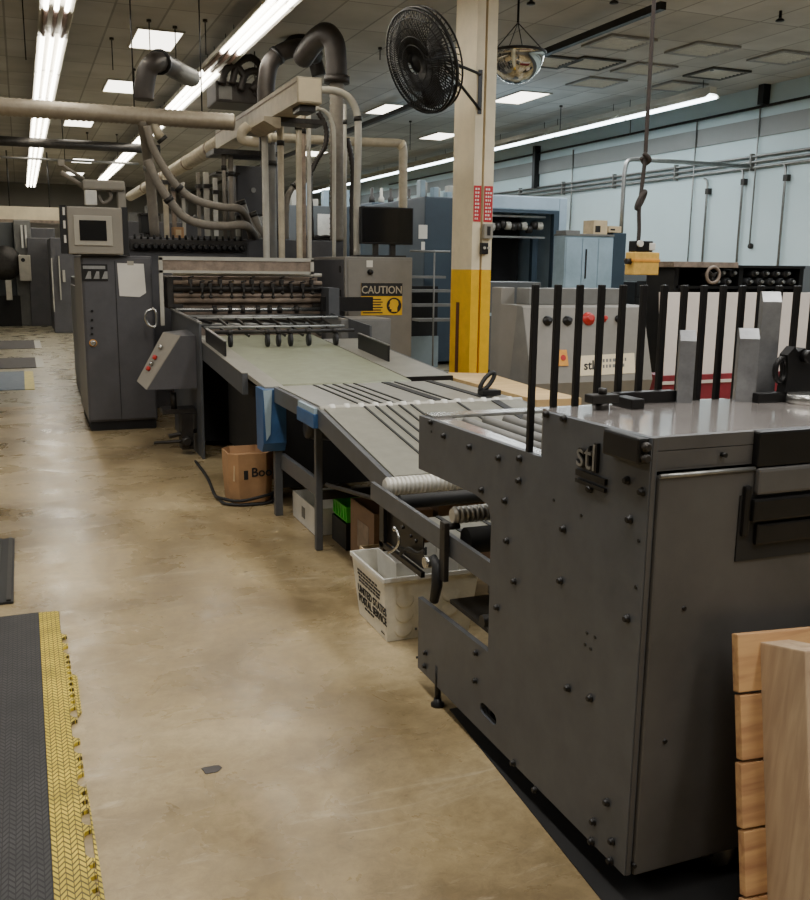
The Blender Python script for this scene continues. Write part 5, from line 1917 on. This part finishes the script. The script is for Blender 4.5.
k0, k1, kz0, kz1 = pbox(mb, 174, 227, 184, 238, 11.2, .2, .004)
q = mb.build('carton_box', 'cardboard', t)
MB().box(k0 + .02, 11.197, kz0 + .03, k1 - .03, 11.199, kz1 - .03).build('tape', 'cardboard_pale', q)
# far middle press columns seen between pipes
fpz = thing('far_press', 'far grey press unit with pale upright panels seen between the cream pipes', 'machine', (4.2, 17, 0))
mb = MB()
u0, u1, _, uz = pbox(mb, 276, 206, 372, 330, 20.2, 2, .02, 0)
mb.build('body', 'wainscot_paint', fpz)
for k in range(7):
    x = u0 + .15 + k * .24
    MB().box(x, 20.3, uz + .001, x + .12, 20.5, uz + .15 + .2 * ((k * 7) % 3), .01).build('fitting', 'pale_grey' if k % 2 else 'pale_blue', fpz)
mb = MB()
pbox(mb, 318, 214, 330, 250, 20.15, .04)
mb.build('pale_panel', 'white_plastic', fpz)
mb = MB()
pbox(mb, 342, 190, 352, 240, 20.1, .09)
mb.build('pale_panel', 'pale_blue', fpz)
# top swing arm of the touch screen area
sa = thing('swing_arm', 'grey swing arm box above the touch screen', 'arm', (aY(105, 205, 10.0).x, 10.0, aY(105, 205, 10).z))
mb = MB()
pbox(mb, 83, 180, 125, 190, 10.0, .18, .02)
mb.build('arm_box', 'bezel_grey', sa)
mb = MB()
pbox(mb, 85, 190, 97, 205, 10.0, .12, .01)
mb.build('white_block', 'white_plastic', sa)
MB().tube([aY(61, 172, 10.1), aY(84, 187, 10.1)], .022, 8).build('arm_rod', 'hose_grey', sa)
MB().tube([aY(60, 164, 10.2), aY(84, 179, 10.2)], .016, 8).build('arm_rod', 'hose_grey', sa)
MB().tube(spline([aY(98, 195, 10.1), aY(103, 203, 10.1), aY(111, 198, 10.1), aY(108, 190, 10.1)], 5), .018, 8).build('hose', 'hose_grey', sa)
mb = MB()
pbox(mb, 118, 186, 126, 215, 10.05, .12, .008)
mb.build('arm_leg', 'bezel_grey', sa)
mb = MB()
pbox(mb, 118, 213, 124, 256, 10.4, .1, .0, 1.695)
mb.build('arm_post', 'mid_grey', sa)
p = aY(61, 163, 10.2)
MB().box(p.x - .03, 10.15, p.z - .03, p.x + .03, 10.25, p.z + .03, .004).build('pivot', 'bezel_grey', sa)


cr_ = None
for i, (px, py1, Y) in enumerate(((26, 60, 12), (42, 95, 15), (62, 60, 13), (113, 70, 14), (135, 98, 16), (176, 60, 13), (180, 110, 18), (206, 55, 12.5), (236, 50, 12), (118, 160, 24), (88, 150, 24), (150, 50, 12.8), (380, 60, 13), (410, 150, 19), (545, 150, 18), (560, 130, 16), (617, 130, 15), (630, 135, 16), (712, 70, 12.2))):
    p = aY(px, py1, Y)
    if min(abs(p.x - .53), abs(p.x - 2.69), abs(p.x - 10.3)) < .24:
        continue
    lab = 'thin dark rod hanging from the dark ceiling at the left' if px < 300 else 'thin dark rod hanging from the paler ceiling towards the right wall'
    g = 'ceiling rods at the left' if px < 300 else 'ceiling rods at the right'
    t = thing('hanger_rod', lab, 'rod', (p.x, Y, p.z), g)
    MB().cyl((p.x, Y, p.z), (p.x, Y, HC), .008, 6).build('rod', 'black_metal', t)
    MB().cyl((p.x, Y, HC - .03), (p.x, Y, HC), .03, 8).build('ceiling_plate', 'dark_iron', t)

t = thing('cable_bundle', 'tangle of black cables lying on the machine behind the roller bank', 'cable', (aY(322, 250, 11.2).x, 11.3, RZ))
for k in range(9):
    pts = []
    for j in range(6):
        q_ = aY(304 + j * 8 + random.uniform(-3, 3), 245 + random.uniform(-9, 5), 11.15 + .05 * (k % 4))
        q_.z = max(q_.z, RZ + .02)
        pts.append(q_)
    MB().tube(spline(pts, 5), .018, 7).build('cable', 'black_rubber', t)
# ------------------------------------------------------------------ floor mats and far left machines
mt_ = thing('tread_mat', 'black anti fatigue mat with a worn yellow border at the lower left', 'mat', (-.45, 3, 0))
mb = MB().box(-1.0, 1.0, .001, -.018, 4.5, .014)
mb.build('mat_body', 'tread_black', mt_)
edge = [(-.017, 1.0), (-.017, 4.5), (.072, 4.485)]
yy = 4.4
xs = .078
edge2 = []
while yy > 1.0:
    tooth = random.random()
    if tooth > .35:
        edge2 += [(xs, yy), (xs + .014, yy - .008), (xs + .014, yy - .03), (xs - .004, yy - .038)]
    else:
        edge2 += [(xs - .008, yy), (xs - .010, yy - .035)]
    yy -= .055
edge += edge2
edge += [(.078, 1.0)]
mb = MB()
mb.prism([(x, y, .001) for x, y in edge], (0, 0, .0125))
mb.build('yellow_border', 'tread_yellow', mt_)
lo = MB()
yy = 3.0
pts = [(.093, 3.75), (.112, 3.72), (.11, 3.4), (.095, 3.36)]
lo.prism([(x, y, .001) for x, y in pts], (0, 0, .008))
lo.build('torn_edge', 'tread_yellow', mt_)
lo = MB().prism([(x, y, .001) for x, y in [(.094, 2.9), (.098, 2.7), (.106, 2.2), (.106, 1.4), (.094, 1.2)]], (0, 0, .008)).build('torn_edge', 'tread_yellow', mt_)
rm = thing('ribbed_mat', 'small black ribbed rubber mat at the left edge of the floor', 'mat', (-.3, 5.2, 0))
MB().box(-.75, 4.70, .001, -.128, 5.85, .012).build('mat_body', 'black_rubber', rm)
for k in range(5):
    MB().box(-.16 - k * .06, 4.71, .012, -.14 - k * .06, 5.84, .02).build('rib', 'dark_iron', rm)
for (x1, y0, y1, m, lab) in ((.17, 19.3, 21.3, 'mat_grey', 'dark grey floor mat, farthest of the three across the aisle'), (.14, 15.7, 17.4, 'mat_grey', 'dark grey floor mat in the middle of the three across the aisle'), (-.04, 13.0, 15.2, 'mat_blue', 'blue grey floor mat nearest of the three across the aisle')):
    t = thing('floor_mat', lab, 'mat', (-1, (y0 + y1) / 2, 0), 'mats across the aisle')
    MB().box(-2.5, y0, .001, x1, y1, .012).build('mat_body', m, t)
    MB().box(x1, y0, .001, x1 + .12, y1, .009).build('mat_border', 'tape_yellow' if m == 'mat_blue' else 'pale_grey', t)

# far left machines
fl = thing('far_machine', 'far dark grey machine with a round motor and grey switch box at the left edge', 'machine', (-.3, 27, 0))
FY = 26.2
mb = MB()
h0, h1, _, hz_ = pbox(mb, 29, 238, 53, 318, FY, 1.2, .02, 0)
mb.build('tall_cabinet', 'cabinet_grey', fl)
mb = MB()
pbox(mb, -30, 222, 16, 318, FY + .6, 1.5, .02, 0)
mb.build('body', 'wainscot_paint', fl)
mb = MB()
pbox(mb, 14, 220, 31, 250, FY + .2, .8, .02, 0)
mb.build('middle_body', 'mid_grey', fl)
mb = MB()
pbox(mb, 30, 228, 55, 240, FY + .3, .8, .02)
mb.build('upper_box', 'cabinet_grey', fl)
mb = MB()
pbox(mb, 19, 255, 31, 281, FY - .3, .25, .02)
sb = mb.build('switch_box', 'pale_grey', fl)
p = aY(23, 260, FY - .3)
MB().cyl((p.x, FY - .3, p.z), (p.x, FY - .34, p.z), .05, 12).build('knob', 'black_metal', sb)
c = aY(4, 263, FY - .1)
MB().lathe([(.15, .3), (.42, .25), (.44, 0), (.40, -.04), (.12, -.08)], c + Vector((0, .2, 0)), (0, -1, 0), 24).build('motor_drum', 'dark_iron', fl)
for px in (22, 26):
    mb = MB()
    pbox(mb, px - 1, 225, px + 1, 248, FY + .1, .06)
    mb.build('lamp_post', 'white_plastic', fl)
mb = MB()
pbox(mb, 6, 280, 12, 300, FY - .3, .1)
mb.build('pale_panel', 'pale_grey', fl)
mb = MB()
pbox(mb, -20, 296, 21, 318, FY - .1, .3, .0, .01)
mb.build('dark_base', 'dark_void', fl)
fm2 = thing('far_machine', 'narrow dark machine with pale vertical edges between far left cabinet and touch screen cabinet', 'machine', (1.3, 20, 0))
mb = MB()
pbox(mb, 52, 238, 76, 322, 23.5, 2.5, .02, 0)
mb.build('body', 'cabinet_grey', fm2)
for px, y0, y1, w_ in ((53, 258, 312, 1.2), (60, 256, 300, 1.2), (64, 270, 282, 2.5)):
    mb = MB()
    pbox(mb, px - w_ / 2, y0, px + w_ / 2, y1, 23.4, .08)
    mb.build('pale_edge', 'pale_grey', fm2)
mb = MB()
pbox(mb, 40, 300, 68, 316, 22.6, .5, .02, .01)
mb.build('foot_step', 'dark_iron', fm2) if False else None
cb_ = thing('cream_beam', 'long cream overhead beam above the far left machines', 'beam', (-1, 28, 2.8))
mb = MB()
pbox(mb, -60, 206, 66, 220, 28.5, .6, .01)
cbo = mb.build('beam_body', 'cream_paint', cb_)
mb = MB()
pbox(mb, -60, 219, 66, 222, 28.45, .05)
mb.build('lower_flange', 'brown_rust', cbo)
for px in (-20, 10, 50):
    p = aY(px, 210, 28.8)
    MB().cyl((p.x, 28.8, p.z), (p.x, 28.8, HC), .02, 6).build('hanger_rod', 'black_metal', cb_)
for px, y0, y1 in ((57, 219, 221), ):
    pass
t = thing('side_press_base', 'dark press base behind the tall control cabinet along the aisle', 'machine', (1.2, 12, 0))
MB().box(.60, 10.9, 0, 1.06, 13.2, 1.45, .02).build('body', 'cabinet_grey', t)
MB().box(.585, 11.0, .2, .599, 13.0, 1.35).build('side_door', 'mid_grey', t)
# far aisle machines behind (dark silhouettes)
for (x0, y0, x1, y1, Y, m, lab) in ((128, 222, 210, 250, 14.0, 'cabinet_grey', 'dark far press behind the hoses over the folder beam'),):
    t = thing('far_press', lab, 'machine', (aY((x0 + x1) / 2, y1, Y).x, Y, 0))
    mb = MB()
    a_, b_, c_, d_ = pbox(mb, x0, y0, x1, y1, Y, 1.4, .02, 0)
    mb.build('body', m, t)
    for k in range(5):
        xk = a_ + (b_ - a_) * (k + .2) / 5
        MB().box(xk, Y + .1, d_ + .001, xk + .12, Y + .3, d_ + .12 + .1 * (k % 2)).build('fitting', 'mid_grey', t)

p = aZ(211, 770, 0)
q = [(p.x + .030 * math.cos(a) * (1 + .25 * math.sin(3 * a + 1)), p.y + .03 * math.sin(a) * (1 + .3 * math.cos(2 * a)), .001) for a in [2 * PI * k / 12 for k in range(12)]]
tag(MB().prism(q, (0, 0, .0015)).build('floor_patch', 'mat_grey'), 'small dark grey scrap stuck to the concrete floor in the middle of the aisle', 'scrap')
# ------------------------------------------------------------------ light
w = bpy.data.worlds.new('world')
sc.world = w
w.use_nodes = True
bg = w.node_tree.nodes['Background']
bg.inputs['Color'].default_value = (*lin((214, 216, 214)), 1)
bg.inputs['Strength'].default_value = 0.05


def area(x, y, z, sx, sy, power, col=(1, .97, .91)):
    l = bpy.data.lights.new('overhead_lamp', 'AREA')
    l.shape = 'RECTANGLE'
    l.size = sx
    l.size_y = sy
    l.energy = power
    l.color = col
    o = bpy.data.objects.new('overhead_lamp', l)
    COL.objects.link(o)
    o.location = (x, y, z)


area(0.53, 2.5, 4.25, .4, 9, 185)
area(2.69, 1.0, 4.25, .4, 9, 165)
area(-4, 6, 4.4, 1.2, 10, 170)
area(-8, 18, 4.4, 1.2, 16, 200)
area(6.0, 3.5, 4.4, 1.2, 8, 230, (.95, .98, 1))
area(8.3, 12, 4.4, 1, 12, 330, (.93, .98, 1))
area(5.5, 22, 4.4, 1, 14, 260, (.95, .98, 1))
sc.view_settings.view_transform = 'AgX'
sc.view_settings.look = 'AgX - Base Contrast'
sc.view_settings.exposure = 0.18
sc.cycles.max_bounces = 8
sc.cycles.diffuse_bounces = 5
sc.cycles.sample_clamp_indirect = 6
sc.cycles.caustics_reflective = False
sc.cycles.caustics_refractive = False
